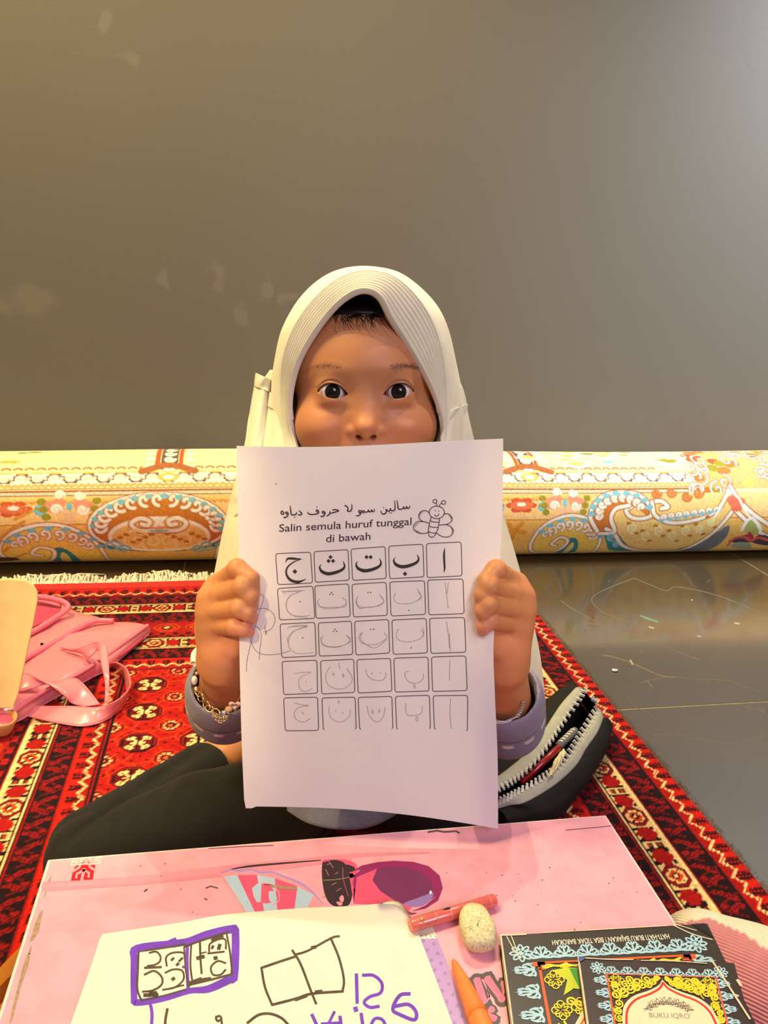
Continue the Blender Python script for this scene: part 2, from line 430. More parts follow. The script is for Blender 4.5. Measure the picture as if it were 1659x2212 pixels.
v, f = box_vf((-2.6, 1.735, 0.0), (3.6, 1.80, 3.0))
obj('wall_back', v, f, M_WALL, origin=(0, 0, 0), smooth=False, kind='structure', label='dark olive grey painted wall behind the child and the rolled carpet')

M_FLOOR = mat('black_floor_paint', (74, 62, 42), 0.30, 0.10, 5, 0.10, 500, 0.9, detail=7, coat=1.0)
M_FLOOR.node_tree.nodes['Principled BSDF'].inputs['Coat IOR'].default_value = 1.7
M_DUST = mat('dusty_gap', (150, 138, 105), 0.9, 0.2, 120)
M_CHALK = mat('chalk_scratch', (176, 166, 142), 0.85, 0.3, 300)
M_CHALK2 = mat('faint_scratch', (116, 107, 88), 0.85, 0.3, 300)
M_GREEN = mat('green_chalk', (120, 150, 120), 0.85, 0.2, 300)
v, f = box_vf((-2.6, -1.0, -0.05), (3.6, 1.80, -0.0007))
floor = obj('floor', v, f, M_DUST, origin=(0, 0, 0), smooth=False, kind='structure', label='black painted plywood stage floor with pale dusty joints')
xs = [-2.57, -1.353, -0.117, 1.139, 2.36, 3.58]; ys = [-0.98, -0.28, 0.945, 1.79]
for i in range(5):
    for j in range(3):
        g = 0.0016
        v, f = box_vf((xs[i]+g, ys[j]+g, -0.012), (xs[i+1]-g, ys[j+1]-g, 0.0), 0.0006)
        obj('floor_panel', v, f, M_FLOOR, floor, smooth=False)
sc = Decal(lambda x, y, l: onZ(x, y, l*0.5), crop(1050, 1180, 0.367))
for P, w, m in [
    ([(440, 320), (520, 375), (620, 430), (690, 470), (770, 525), (900, 540), (1020, 575), (1150, 630), (1260, 670)], 5, M_CHALK2),
    ([(870, 188), (760, 230), (660, 275), (622, 310), (640, 350), (700, 395), (830, 440), (1000, 485), (1180, 530), (1400, 555), (1659, 560)], 4, M_CHALK2),
    ([(870, 188), (950, 220), (1060, 262), (1110, 240), (1250, 260), (1420, 310), (1659, 410)], 4, M_CHALK2),
    ([(690, 640), (760, 655), (840, 680), (930, 720), (1040, 765), (1110, 770)], 9, M_CHALK2),
    ([(900, 808), (1000, 780), (1100, 770), (1250, 785), (1420, 790), (1520, 825), (1640, 862)], 4, M_CHALK2),
    ([(945, 785), (985, 838)], 6, M_CHALK2), ([(820, 860), (880, 940), (990, 1000)], 3, M_CHALK2),
    ([(1480, 930), (1560, 955), (1640, 972)], 5, M_CHALK2), ([(980, 1110), (1150, 1110), (1330, 1150), (1530, 1150), (1659, 1100)], 4, M_CHALK2),
    ([(910, 600), (915, 625)], 8, M_CHALK2), ([(360, 430), (372, 425)], 5, M_CHALK2)]:
    sc.line(P, w, m, smooth=6)
sc.line([(600+82*math.cos(a), 495+42*math.sin(a)) for a in np.linspace(0, 6.1, 26)], 6, M_CHALK2, closed=True)
sc.line([(580, 500), (610, 480), (650, 490), (665, 515), (640, 528), (600, 505), (575, 490)], 5, M_CHALK2, smooth=5)
sc.line([(910, 408), (950, 425), (1010, 445)], [8, 13, 8], M_GREEN, smooth=4)
sc.line([(960, 475), (985, 482)], 9, M_CHALK); sc.line([(1245, 528), (1262, 532)], 8, M_CHALK); sc.line([(1465, 452), (1490, 456)], 10, M_CHALK)
sc.line([(850, 670), (862, 695)], 9, M_CHALK); sc.line([(1620, 965), (1638, 975)], 14, M_CHALK2); sc.dot(1212, 316, 6, M_CHALK, ry=4)
for i in range(60):
    x, y = random.uniform(600, 1659), random.uniform(120, 1600); sc.dot(x, y, random.uniform(1.5, 4), M_CHALK2, 6)
sc.build('chalk_marks', floor, label='pale chalk scratches and a scribbled ring on the black floor', kind='stuff')
c = onZ(1328, 1449, 0.001)
v, f = sphere_vf(c+[0, 0, .0012], (.0052, .0034, .0022), 10, 7); v += value_noise(v, 200, 3)[:, None]*0.0006
obj('paper_scrap', v, f, mat('white_scrap', (240, 238, 232), 0.8), label='tiny white paper scrap on the black floor right of the red rug', cat='scrap')

# ------------------------------------------------------------------ rolled carpet against the wall
RR, RYC = 0.1155, 1.607
def roll_hit(px, py):
    d = ray(px, py); o = CAM-np.array([0, RYC, RR]); a = d[1]**2+d[2]**2; b = o[1]*d[1]+o[2]*d[2]; c = o[1]**2+o[2]**2-RR**2
    q = b*b-a*c; t = (-b-math.sqrt(max(q, 0)))/a; p = o+d*t
    return np.array([p[0], math.atan2(-p[1], p[2])*RR])
rx = np.arange(-0.86, 1.62, 0.0019); rs = np.arange(-0.10, 0.352, 0.0019)
ra = Raster(rx, rs, (250, 226, 168)); ra.wk = 1.3
CRL, CRR = crop(0, 940, 0.3195), crop(1060, 940, 0.3611)
K_CR, K_OC, K_OUT, K_TEAL, K_DK, K_GOLD, K_RED, K_GRN, K_BLUE = (255, 246, 222), (192, 116, 44), (170, 104, 62), (52, 132, 136), (84, 60, 56), (236, 190, 92), (206, 92, 54), (156, 146, 48), (132, 192, 200)
def rp(P, cv): return [roll_hit(*cv(*p)) for p in P]
def rline(P, w, col, cv, smooth=5, closed=False): ra.line(rp(P, cv), w, col, smooth, closed)
def rpoly(P, col, cv, smooth=4): ra.poly(rp(P, cv), col, smooth)
def spiral(cx, cy, r, turns, a0, d=1, sx=1, sy=1, n=20):
    return [(cx+sx*r*(1-t*0.85)*math.cos(a0+d*t*turns*6.283), cy+sy*r*(1-t*0.85)*math.sin(a0+d*t*turns*6.283)) for t in np.linspace(0, 1, n)]
S1 = roll_hit(*CRL(400, 225))[1]; S2 = roll_hit(*CRL(400, 245))[1]; S3 = roll_hit(*CRL(400, 312))[1]; S4 = roll_hit(*CRL(400, 375))[1]; S5 = roll_hit(*CRL(400, 392))[1]; S6 = roll_hit(*CRL(300, 600))[1]; S0 = roll_hit(*CRL(300, 205))[1]
X0, X1 = rx[0], rx[-1]; XE = roll_hit(*CRR(1250, 300))[0]
# top field with pale panels, scroll band, rope band
for i, x in enumerate(np.arange(X0, XE-.1, .021)):
    ra.line([(x+a*.007*math.cos(t), S0+.004-.004*math.sin(t)) for a, t in zip([1]*9, np.linspace(0, 3.14, 9))], .003, K_OUT if i % 4 else K_RED)
ra.rect(X0, XE, S2, S3, K_DK); ra.rect(X0, XE, S2-.0035, S2, K_GOLD); ra.rect(X0, XE, S3, S3+.0035, K_CR)
sm, sh = (S2+S3)/2, (S3-S2)
for i, x in enumerate(np.arange(X0, XE, .030)):
    d = 1 if i % 2 else -1
    ra.ell(x, sm, .013, sh*.48, (150, 110, 110) if i % 2 else (120, 104, 96))
    ra.line(spiral(x, sm, .0125, 1.35, 0, d, 1, sh*.42/.0125), .0055, (255, 214, 180)); ra.line(spiral(x, sm, .0125, 1.3, 0, d, 1, sh*.42/.0125), .0026, K_CR)
    ra.line([(x-.016, sm+d*sh*.4), (x, sm+d*sh*.30), (x+.016, sm+d*sh*.42)], .005, K_CR, 4)
for k, c in ((.006, K_GOLD), (.011, K_OUT)): ra.rect(X0, XE, S3+k, S3+k+.0018, c)
for x in np.arange(X0, XE, .012): ra.line([(x, S4-.006), (x+.006, S4-.016), (x+.011, S4-.014)], .0032, (214, 170, 100), 3)
ra.rect(X0, XE+.04, S4-.004, S4-.001, K_OUT); ra.rect(X0, XE+.06, S4, S5, (200, 208, 176)); ra.rect(X0, XE+.02, S5, S5+.002, K_OUT)
# left column motif on the top field
for x0 in (roll_hit(*CRL(1145, 170))[0], roll_hit(*CRL(1145, 170))[0]+.74):
    ra.rect(x0-.05, x0+.05, rs[0], S1, (240, 205, 150)); ra.rect(x0-.026, x0-.018, rs[0], S1, K_RED); ra.rect(x0+.018, x0+.026, rs[0], S1, K_RED)
    ra.rect(x0-.016, x0+.016, rs[0], S1, (110, 88, 70))
    for q in np.arange(-.09, S1, .022):
        ra.line(spiral(x0, q, .011, 1.2, 0), .0045, K_CR)
        for sgn in (-1, 1): ra.line(spiral(x0+sgn*.038, q, .009, 1.1, 0, sgn), .004, K_CR)
    ra.line([(x0-.05, S1+.004), (x0, S1-.012), (x0+.05, S1+.004)], .012, K_OUT, 6); ra.ell(x0, sm, .02, sh*.45, K_GOLD); ra.ell(x0, sm, .011, sh*.25, K_CR)
for i in range(44):        # loose leaves on the top field
    x = X0+rng.uniform(0, .5) if i < 26 else XE+rng.uniform(-.3, .0)
    ra.ell(x, rng.uniform(-.09, S0-.012), rng.uniform(.008, .02), .005, [(222, 176, 80), (236, 160, 110), (200, 196, 150), K_BLUE, K_GRN][i % 5])
# right end: dense tangle of scrolls
ra.rect(XE, X1, rs[0], S4, (232, 176, 110))
for i in range(120):
    x, q = rng.uniform(XE-.02, X1), rng.uniform(-.09, S4+.006); cc = [K_RED, K_OC, K_GRN, (214, 120, 60), (232, 190, 100)][i % 5]
    ra.ell(x, q, .014, .010, cc)
for i in range(85):
    x, q = rng.uniform(XE-.02, X1), rng.uniform(-.09, S4+.008); P = spiral(x, q, rng.uniform(.012, .024), 1.2, rng.uniform(0, 6), 1 if i % 2 else -1)
    ra.line(P, .0060, K_OUT); ra.line(P, .0030, K_CR)
for i in range(30):        # pale green leaves, top right
    x, q = rng.uniform(XE-.42, XE), rng.uniform(-.09, S0-.01); ra.ell(x, q, .022, .007, K_GRN if i % 2 else (226, 200, 110)); ra.line([(x-.03, q), (x, q+.012), (x+.03, q-.006)], .005, K_CR, 5)
# lower field
sF = roll_hit(*CRL(300, 860))[1]+.02
ra.rect(X0, X1, S5+.002, S6, (246, 202, 132)); ra.rect(X0, X1, S6, .36, (238, 190, 96)); ra.rect(X0, X1, S6-.001, S6+.001, K_OC)
for x in np.arange(X0, XE-.3, .0105): ra.ell(x, S5+.012, .004, .004, K_GOLD); ra.line([(x-.004, S5+.014), (x, S5+.018), (x+.004, S5+.014)], .0016, K_OC)
def small_flower(x, q):
    for k in range(6):
        a = k*1.047; ra.ell(x+.022*math.cos(a), q+.011*math.sin(a), .012, .006, K_RED); 
    ra.ell(x, q, .026, .009, (222, 120, 78)); ra.ell(x, q-.002, .010, .0045, K_CR)
    for sgn in (-1, 1):
        ra.ell(x+sgn*.048, q+.003, .012, .011, K_BLUE); ra.line([(x+sgn*.04, q), (x+sgn*.058, q+.004)], .004, K_GRN)
def bell(x, q):
    for sgn in (-1, 1):
        ra.poly([(x+sgn*.012, q-.02), (x+sgn*.048, q-.004), (x+sgn*.030, q+.012), (x+sgn*.010, q+.004)], (232, 150, 120), 3)
        ra.line(spiral(x+sgn*.018, q-.024, .009, 1.2, 0, sgn), .004, K_CR); ra.line(spiral(x+sgn*.024, q+.004, .010, 1.2, 0, sgn), .0042, K_CR)
        for k in range(3): ra.ell(x+sgn*(.050-.004*k), q-.012+.015*k, .008, .007, K_GRN)
    ra.poly([(x-.014, q+.010), (x+.014, q+.010), (x, q+.034)], (236, 190, 150), 3); ra.ell(x, q-.002, .006, .008, K_BLUE)
for (cx, cy, cv) in ((85, 490, CRL), (185, 420, CRR)): small_flower(*roll_hit(*cv(cx, cy)))
for (cx, cy, cv) in ((465, 480, CRL), (445, 410, CRR)): bell(*roll_hit(*cv(cx, cy)))
x_, q_ = roll_hit(*CRL(85, 490)); small_flower(x_-.37, q_); bell(x_-.25, q_); small_flower(x_+.74, q_); bell(*(roll_hit(*CRL(465, 480))+[.37, 0]))
# big crowned medallion (left) and its repeat hidden behind the worksheet
def medallion(x, q, w, h):
    E = lambda r1, r2: [(x+w*r1*math.cos(a), q+h*r2*math.sin(a)) for a in np.linspace(0, 6.283, 44)[:-1]]
    for sgn in (-1, 1): ra.poly([(x+sgn*w*.62, q+h*.55), (x+sgn*w*.98, q+h*.42), (x+sgn*w*.96, q+h*.75), (x+sgn*w*.4, q+h*1.02), (x+sgn*w*.2, q+h*1.02)], K_TEAL, 4)
    ra.ell(x, q, w, h, (196, 122, 48)); ra.line(E(1, 1), .0075, K_OUT); ra.line(E(1, 1), .0042, K_CR)
    ra.ell(x, q+h*.38, w*.72, h*.62, (236, 196, 110)); ra.line([(x+w*.72*math.cos(a), q+h*.38+h*.62*math.sin(a)) for a in np.linspace(0, 6.283, 44)], .0055, K_CR)
    for a in np.linspace(math.pi*.98, math.pi*2.02, 15):
        px_, py_ = x+w*.86*math.cos(a), q+h*.84*math.sin(a); P = spiral(px_, py_, .013, .8, a+3.14, 1 if math.cos(a) < 0 else -1)
        ra.line(P, .0075, K_OUT); ra.line(P, .0048, K_CR); ra.ell(x+w*.93*math.cos(a+.09), q+h*.93*math.sin(a+.09), .008, .0055, K_BLUE)
    for sgn in (-1, 1):
        P = [(x+sgn*w*.04, q+h*.16), (x+sgn*w*.28, q+h*.16), (x+sgn*w*.40, q-h*.06), (x+sgn*w*.28, q-h*.24), (x+sgn*w*.14, q-h*.16), (x+sgn*w*.16, q-h*.02), (x+sgn*w*.25, q-h*.05)]
        ra.line(P, .010, K_OC, 5); ra.line(P, .006, K_CR, 5)
        P = spiral(x+sgn*w*.36, q+h*.55, .030, 1.4, 0, sgn); ra.line(P, .004, (250, 222, 150)); ra.line(spiral(x+sgn*w*.12, q+h*.60, .022, 1.4, 2, -sgn), .004, (250, 222, 150))
        for k in range(7): ra.ell(x+sgn*w*(.12+.09*k), q+h*(.30+.1*(k % 4)), .006, .004, (190, 134, 40))
        ra.line(spiral(x+sgn*w*.70, q+h*.78, .018, 1.3, 0, sgn), .004, K_BLUE); ra.line(spiral(x+sgn*w*.55, q+h*.92, .014, 1.3, 0, sgn), .004, K_BLUE)
    ra.ell(x, q-h*.02, .009, .007, K_CR); ra.ell(x, q+h*.10, .007, .006, (232, 160, 110)); ra.ell(x, q-h*.18, .008, .006, K_CR)
    ra.poly([(x-.02, q+h*.16), (x+.02, q+h*.16), (x+.012, q+h*.22), (x-.012, q+h*.22)], K_BLUE)
def snail(x, q, w, h, d=1):
    ra.poly([(x-d*w, q+h*.6), (x-d*w*.9, q-h*.3), (x-d*w*.3, q-h*.95), (x+d*w*.3, q-h*.9), (x+d*w*.8, q-h*.4), (x+d*w, q+h)], (242, 202, 92), 5)
    ra.poly([(x-d*w*.1, q+h*.95), (x+d*w*.02, q-h*.05), (x+d*w*.3, q+h*.1), (x+d*w*.42, q+h)], K_TEAL, 4); ra.ell(x+d*w*.17, q+h*.65, w*.09, h*.5, (238, 205, 120))
    out = [(x+d*w, q+h), (x+d*w*.86, q-h*.2), (x+d*w*.4, q-h*.85), (x-d*w*.2, q-h*.98), (x-d*w*.8, q-h*.6), (x-d*w, q+h*.1), (x-d*w*.8, q+h*.8), (x-d*w*.3, q+h*.98), (x-d*w*.08, q+h*.6), (x-d*w*.0, q+h*.05), (x-d*w*.25, q-h*.12), (x-d*w*.42, q+h*.2), (x-d*w*.25, q+h*.36)]
    ra.line(out, .0085, K_OUT, 6); ra.line(out, .005, K_CR, 6)
    for k, a in enumerate(np.linspace(3.5, 6.0, 8)):
        P = spiral(x+d*w*.72*math.cos(a), q+h*.66*math.sin(a), .012, .9, a+3, -d); ra.line(P, .0065, K_OUT); ra.line(P, .004, K_CR); ra.ell(x+d*w*.90*math.cos(a+.12), q+h*.86*math.sin(a+.12), .009, .005, K_BLUE)
p = roll_hit(*CRL(1075, 610)); e = roll_hit(*CRL(1535, 610)); t = roll_hit(*CRL(1075, 392))
MW, MH = e[0]-p[0], p[1]-t[1]; medallion(p[0], p[1], MW, MH); medallion(p[0]+.74, p[1]+.4, MW, MH)
q = roll_hit(*CRL(350, 745)); snail(q[0], q[1]+.012, .098, .062, 1); snail(2*p[0]-q[0], q[1]+.012, .098, .062, -1); snail(q[0]-.37, q[1]+.012, .098, .062, -1)
q = roll_hit(*CRR(470, 610)); snail(q[0], q[1]+.008, .082, .062, 1)
# right-hand paisley with long tail
CV = CRR
rpoly([(600, 560), (590, 470), (640, 390), (740, 345), (860, 350), (940, 400), (960, 470), (900, 500), (760, 560), (680, 600)], (206, 122, 52), CV)
rpoly([(730, 460), (800, 420), (880, 440), (960, 500), (1060, 520), (1250, 500), (1400, 420), (1450, 440), (1350, 560), (1180, 650), (1000, 680), (850, 660), (760, 590)], (240, 200, 120), CV)
rpoly([(680, 570), (745, 570), (800, 640), (860, 690), (720, 690), (690, 640)], K_TEAL, CV); rpoly([(1080, 690), (1250, 640), (1420, 540), (1380, 640), (1260, 690)], (110, 116, 120), CV)
rpoly([(960, 400), (1060, 430), (1200, 440), (1330, 400), (1420, 330), (1390, 430), (1280, 510), (1100, 525), (1000, 490)], (246, 206, 120), CV)
for P in ([(640, 580), (596, 480), (650, 380), (750, 342), (880, 355), (950, 420), (960, 480), (900, 500), (840, 490), (810, 450), (840, 430)],
          [(690, 560), (740, 590), (790, 660), (900, 690), (1100, 690), (1280, 620), (1440, 460)], [(650, 590), (740, 580), (720, 500), (750, 440), (830, 420)],
          [(970, 400), (1020, 395), (1060, 430), (1020, 440)], [(965, 400), (985, 480), (1080, 525), (1220, 510), (1340, 460), (1400, 380), (1430, 300)], [(1430, 310), (1480, 390), (1560, 470), (1659, 540)], [(1450, 440), (1510, 500), (1600, 580), (1659, 610)]):
    rline(P, .010, K_OUT, CV); rline(P, .006, K_CR, CV)
for k in range(9):
    a = 3.0+k*.36; cx_, cy_ = 780+135*math.cos(a), 470+100*math.sin(a); P = rp(spiral(cx_, cy_, 22, .9, a+3, 1), CV); ra.line(P, .007, K_OUT); ra.line(P, .0045, K_CR); xx = roll_hit(*CV(780+175*math.cos(a+.1), 465+120*math.sin(a+.1))); ra.ell(xx[0], xx[1], .009, .006, K_BLUE)
for k in range(8):
    P = rp(spiral(1040+45*k, 490-6*k, 20, .9, 2, 1), CV); ra.line(P, .006, K_OUT); ra.line(P, .004, K_CR); xx = roll_hit(*CV(1020+48*k, 512-8*k)); ra.ell(xx[0], xx[1], .008, .004, K_BLUE)
for (a, b, r) in ((850, 555, 34), (930, 600, 30), (1010, 570, 34), (1090, 600, 30), (1170, 570, 32), (1250, 560, 26), (1320, 520, 24)):
    ra.line(rp(spiral(a, b, r, 1.4, 1, 1), CV), .0042, (252, 226, 160)); xx = roll_hit(*CV(a+20, b+32)); ra.ell(xx[0], xx[1], .006, .004, (190, 130, 46)); xx = roll_hit(*CV(a-24, b-28)); ra.ell(xx[0], xx[1], .006, .004, (190, 130, 46))
for (a, b, r) in ((720, 610, 24), (750, 650, 18)): ra.line(rp(spiral(a, b, r, 1.3, 1, 1), CV), .0045, K_BLUE)
for (a, b) in ((990, 350), (1080, 345), (1170, 370), (1240, 350)): ra.line(rp(spiral(a, b, 30, 1.4, 0, 1), CV), .005, (196, 120, 60))
for P, c in (([(1420, 640), (1470, 610), (1540, 600), (1560, 640)], (74, 60, 64)), ([(1560, 640), (1600, 600), (1659, 610), (1659, 660)], (74, 60, 64)), ([(1430, 665), (1480, 640), (1550, 650), (1540, 680)], (150, 160, 140)), ([(1500, 560), (1550, 500), (1610, 560), (1560, 600)], (170, 180, 100)), ([(1530, 610), (1545, 580), (1570, 610), (1550, 640)], (190, 50, 80))): rpoly(P, c, CV)
rline([(1415, 660), (1450, 620), (1520, 612), (1550, 632), (1600, 615), (1659, 630)], .006, (214, 100, 90), CV); rline([(1500, 570), (1520, 530), (1555, 500), (1590, 530), (1610, 570)], .006, K_CR, CV)
for (a, b) in ((1455, 410), (1470, 440), (1440, 390), (1485, 400)): xx = roll_hit(*CV(a, b)); ra.ell(xx[0], xx[1], .014, .008, (222, 116, 84))
for sx in (-1, 1): rline([(1440, 340), (1440+sx*40, 380), (1440+sx*70, 440), (1440+sx*110, 500)], .004, K_CR, CV)
q = roll_hit(*CRR(140, 570)); 
for k in range(5): ra.line([(q[0], q[1]), (q[0]+.026*math.cos(k*1.257+.3), q[1]+.020*math.sin(k*1.257+.3))], .008, (224, 160, 50))
q = roll_hit(*CRL(30, 660))
for k in range(6): ra.line([(q[0]+.02*math.cos(k), q[1]+.02*k-.03), (q[0]+.03*math.cos(k)+.02, q[1]+.02*k-.045)], .005, (214, 150, 60))
xx = roll_hit(*CRL(20, 840)); ra.ell(xx[0], xx[1], .03, .012, (90, 40, 40))
ra.C *= (1+0.10*rng.normal(size=ra.C.shape[:2]))[..., None]; ra.C = np.clip(ra.C, 0.01, .9)
ang = np.r_[rs/RR, np.linspace(rs[-1]/RR, 2*math.pi+rs[0]/RR, 26)[1:-1]]; Cc = np.concatenate([ra.C, np.repeat(ra.C[-1:]*0+linN((214, 186, 140)), 24, 0)])
rad = RR+0.003*np.sin((rx+0.3)*4.2)*0.6+ (rx-0.38)*0.0036
zc = rad
V = np.stack([np.repeat(rx[None], len(ang), 0), RYC-rad[None]*np.sin(ang)[:, None], zc[None]+rad[None]*np.cos(ang)[:, None]], -1).reshape(-1, 3)
M_ROLL = mat('printed_carpet_pile', (255, 255, 255), 0.85, 0.07, 90, 0.35, 900, 0.15, attr=True, sheen=0.1)
roll = obj('rolled_carpet', V, grid_faces(len(ang), len(rx), True, False), M_ROLL, origin=(0.38, RYC, 0), cols=Cc.reshape(-1, 3),
           label='long rolled cream carpet with ochre paisley scrolls lying along the wall', cat='carpet')
M_BACKING = mat('carpet_backing', (190, 170, 135), 0.95, 0.15, 300, 0.4, 700)
for xe in (rx[0], rx[-1]):
    r_ = float(np.interp(xe, rx, rad)); P = [(xe, RYC+rr*math.cos(t), r_+rr*math.sin(t)) for t, rr in zip(np.linspace(0, 12*math.pi, 150), np.linspace(.012, r_-.006, 150))]
    v, f = tube(P, 0.0075, 6); obj('coiled_end', v, f, M_BACKING, roll, label='coiled layers at the end of the roll')

# ------------------------------------------------------------------ red Turkmen rug, knot by knot
XL, XR, YF, YN, ZR = -0.483, 0.541, 1.452, 0.02, 0.010
cw = 0.0021
gx = np.arange(XL, XR+cw/2, cw); gy = np.arange(YN, YF, cw)
rg = Raster(gx, gy, (150, 22, 18))
X, Y = np.meshgrid(gx, gy)
ds = XR-X; e = np.minimum(1.415-Y, X-XL); farside = (1.415-Y) < (X-XL)
# the right side has one border; the far end and the left side have two, with a panel of guls between
sidefull = ds < np.minimum(np.where(e < .145, e, 9), .107)
over = np.where(e < .145, e, np.minimum(ds, e-.135)); side = np.where(e < .145, ~farside, np.where(ds < e-.135, True, ~farside)) | sidefull
D = np.where(sidefull, ds, over); A = np.where(side, Y, X)
CR_, RED, BRT, MAR, BLK, ORG = (236, 204, 140), (158, 20, 16), (196, 30, 18), (86, 12, 18), (34, 16, 20), (206, 62, 24)
C = rg.C
def setm(m, col): C[m] = linN(col)
def zigzag_band(o, w, lo_red):
    m = (D >= o) & (D < o+w); setm(m, BRT)
    per = 0.0215; ph = ((A+lo_red) / per) % 1.0; saw = np.abs(ph-0.5)*2
    zz = o+w*(0.58+0.30*saw)
    setm(m & (np.abs(D-zz) < 0.0025) & (((A/cw).astype(int)+(D/cw).astype(int)) % 3 != 0), CR_)
    setm(m & (D < zz-0.003) & (D > o+.004) & (saw > .42) & (np.abs(np.sin(A*900+D*700)) > .45), MAR)
    setm(m & (D < zz-0.003) & (D > o+.003) & (saw > .72) & (np.sin(A*1500) > .1), BLK)
    setm(m & (D > zz+0.003), RED)
def leaf_band(o, w, seed):
    m = (D >= o) & (D < o+w); setm(m, BLK)
    r = np.random.default_rng(seed); t = A/0.019; k = np.floor(t); u = t-k-.5; vv = (D-o)/w-.5
    flip = np.where(k % 2 == 0, 1, -1)
    a1 = np.abs(u*1.1-flip*vv*.9-.08)+.25*np.abs(vv*2) < .26; a2 = np.hypot(u+.26*flip, (vv+.28)*1.1) < .2; a3 = np.hypot(u-.3, (vv-.3)*1.1) < .17
    a4 = np.abs(u+flip*vv*.8+.3) < .06
    setm(m & (a1 | a2 | a3), (140, 18, 20)); setm(m & a4, (110, 14, 20)); setm(m & (np.abs(u*1.1-flip*vv*.9-.08) < .035), BLK)
def lines(o, w):
    m = (D >= o) & (D < o+w); setm(m, BLK); setm(m & (D > o+w*.25) & (D < o+w*.68), (150, 20, 22))
def cream_band(o, w):
    m = (D >= o) & (D < o+w); setm(m, RED)
    v = (D-o)/w; per = 0.094; t = A/per; k = np.floor(t); u = (t-k)*per-per/2; vv = (v-.5)*w
    au, av = np.abs(u), np.abs(vv)
    setm(m, (226, 190, 124))
    # red blocks, dark hooks and a stepped rosette per repeat, in cream
    blk = (au > .018) & (au < .040) & (av < .0125); setm(m & blk & (np.abs(u-np.sign(u)*.029)*.75+av < .0135), RED)
    setm(m & blk & (np.hypot(np.abs(u)-.019, av-.011) < .004), BLK); setm(m & blk & (np.hypot(np.abs(u)-.039, av-.009) < .0032), BLK)
    setm(m & (au < .0185) & (np.maximum(au*.8, av) < .0135) & (au+av < .0215), (120, 18, 20)); setm(m & (np.maximum(au, av) < .0105) & (au+av < .015), (226, 190, 124))
    setm(m & (au+av < .0095), ORG); setm(m & (au+av < .0055), BLK); setm(m & (np.hypot(u, vv) < .0022), CR_)
    setm(m & (np.abs(au-av*1.0-.002) < .0012) & (au+av > .0095) & (au+av < .017), BLK)
    setm(m & (au > .0405), (226, 190, 124)); setm(m & (au > .0425) & (av < .011) & (np.abs(av-.006) < .0035), BLK); setm(m & (au > .0435) & (np.abs(av-.006) < .002), (150, 60, 30))
    setm(m & (au > .0395) & (au < .0415) & (av < .013), BLK)
    setm(m & ((v < .085) | (v > .915)), CR_); setm(m & (((v > .085) & (v < .125)) | ((v > .875) & (v < .915))), BLK)
inner = (ds >= .176) & (e >= .311)
setm(inner, (176, 24, 18))
# field guls
def guls(x0, y0, px_, py_, main):
    kx = np.round((X-x0)/px_); ky = np.round((Y-y0)/py_); u = np.abs(X-x0-kx*px_); v = np.abs(Y-y0-ky*py_); u = u/.88; v = v/.88
    if main:
        o = np.maximum(np.maximum(u, v*1.06), (u+v)*.74)
        setm(inner & (o < .0295), (206, 48, 22)); setm(inner & (o < .0275), (150, 18, 18)); setm(inner & (o < .0262), (56, 14, 20)); setm(inner & (o < .0238), (160, 26, 20)); setm(inner & (o < .0222), (44, 14, 20)); setm(inner & (o < .0200), (104, 14, 20))
        arm = (np.minimum(np.abs(u-v*.9), 9) < .0026) & (u < .0155) & (v < .0150)
        arm |= (np.hypot(u-.0135, v-.0100) < .0042) | (np.hypot(u-.0085, v-.0135) < .0036) | ((v < .0022) & (u > .004) & (u < .011))
        setm(inner & arm, CR_); setm(inner & (np.hypot(u-.0125, v-.011) < .0016), (170, 60, 40)); setm(inner & (u < .0016) & (v < .018), (44, 14, 20))
    else:
        o = np.maximum(np.maximum(u, v*1.05), (u+v)*.72)
        setm(inner & (o < .0190), (206, 56, 24)); setm(inner & (o < .0165), (52, 16, 22)); setm(inner & (o < .0148), (176, 24, 20)); 
        an = np.arctan2(v, u); setm(inner & (o < .0118) & (o > .0080) & (np.cos(an*10) > -.2), CR_); setm(inner & (o < .0076), (70, 14, 22)); setm(inner & (o < .0040), (200, 90, 50)); setm(inner & (np.abs(u-v) < .0012) & (o > .015) & (o < .024), ORG)
setm(inner & ((np.abs(np.sin(X*83+np.sin(Y*90))) < .10) | (np.abs(np.sin(Y*86+np.sin(X*83)*.8)) < .10)), (206, 60, 26))
setm(inner & (np.sin(X*330)*np.sin(Y*350) > .80), (70, 14, 20))
guls(-.096, .951, .076, .073, False); guls(-.134, .987, .076, .073, True)
zigzag_band(0, .031, 0); lines(.031, .005); leaf_band(.036, .030, 1); lines(.066, .004); cream_band(.070, .036); lines(.106, .004); leaf_band(.110, .028, 2); lines(.138, .004)
zz_keep = C.copy(); zigzag_band(.142, .026, .01); lines(.168, .008); C[~((e >= .277) | sidefull | (ds < .176))] = zz_keep[~((e >= .277) | sidefull | (ds < .176))]
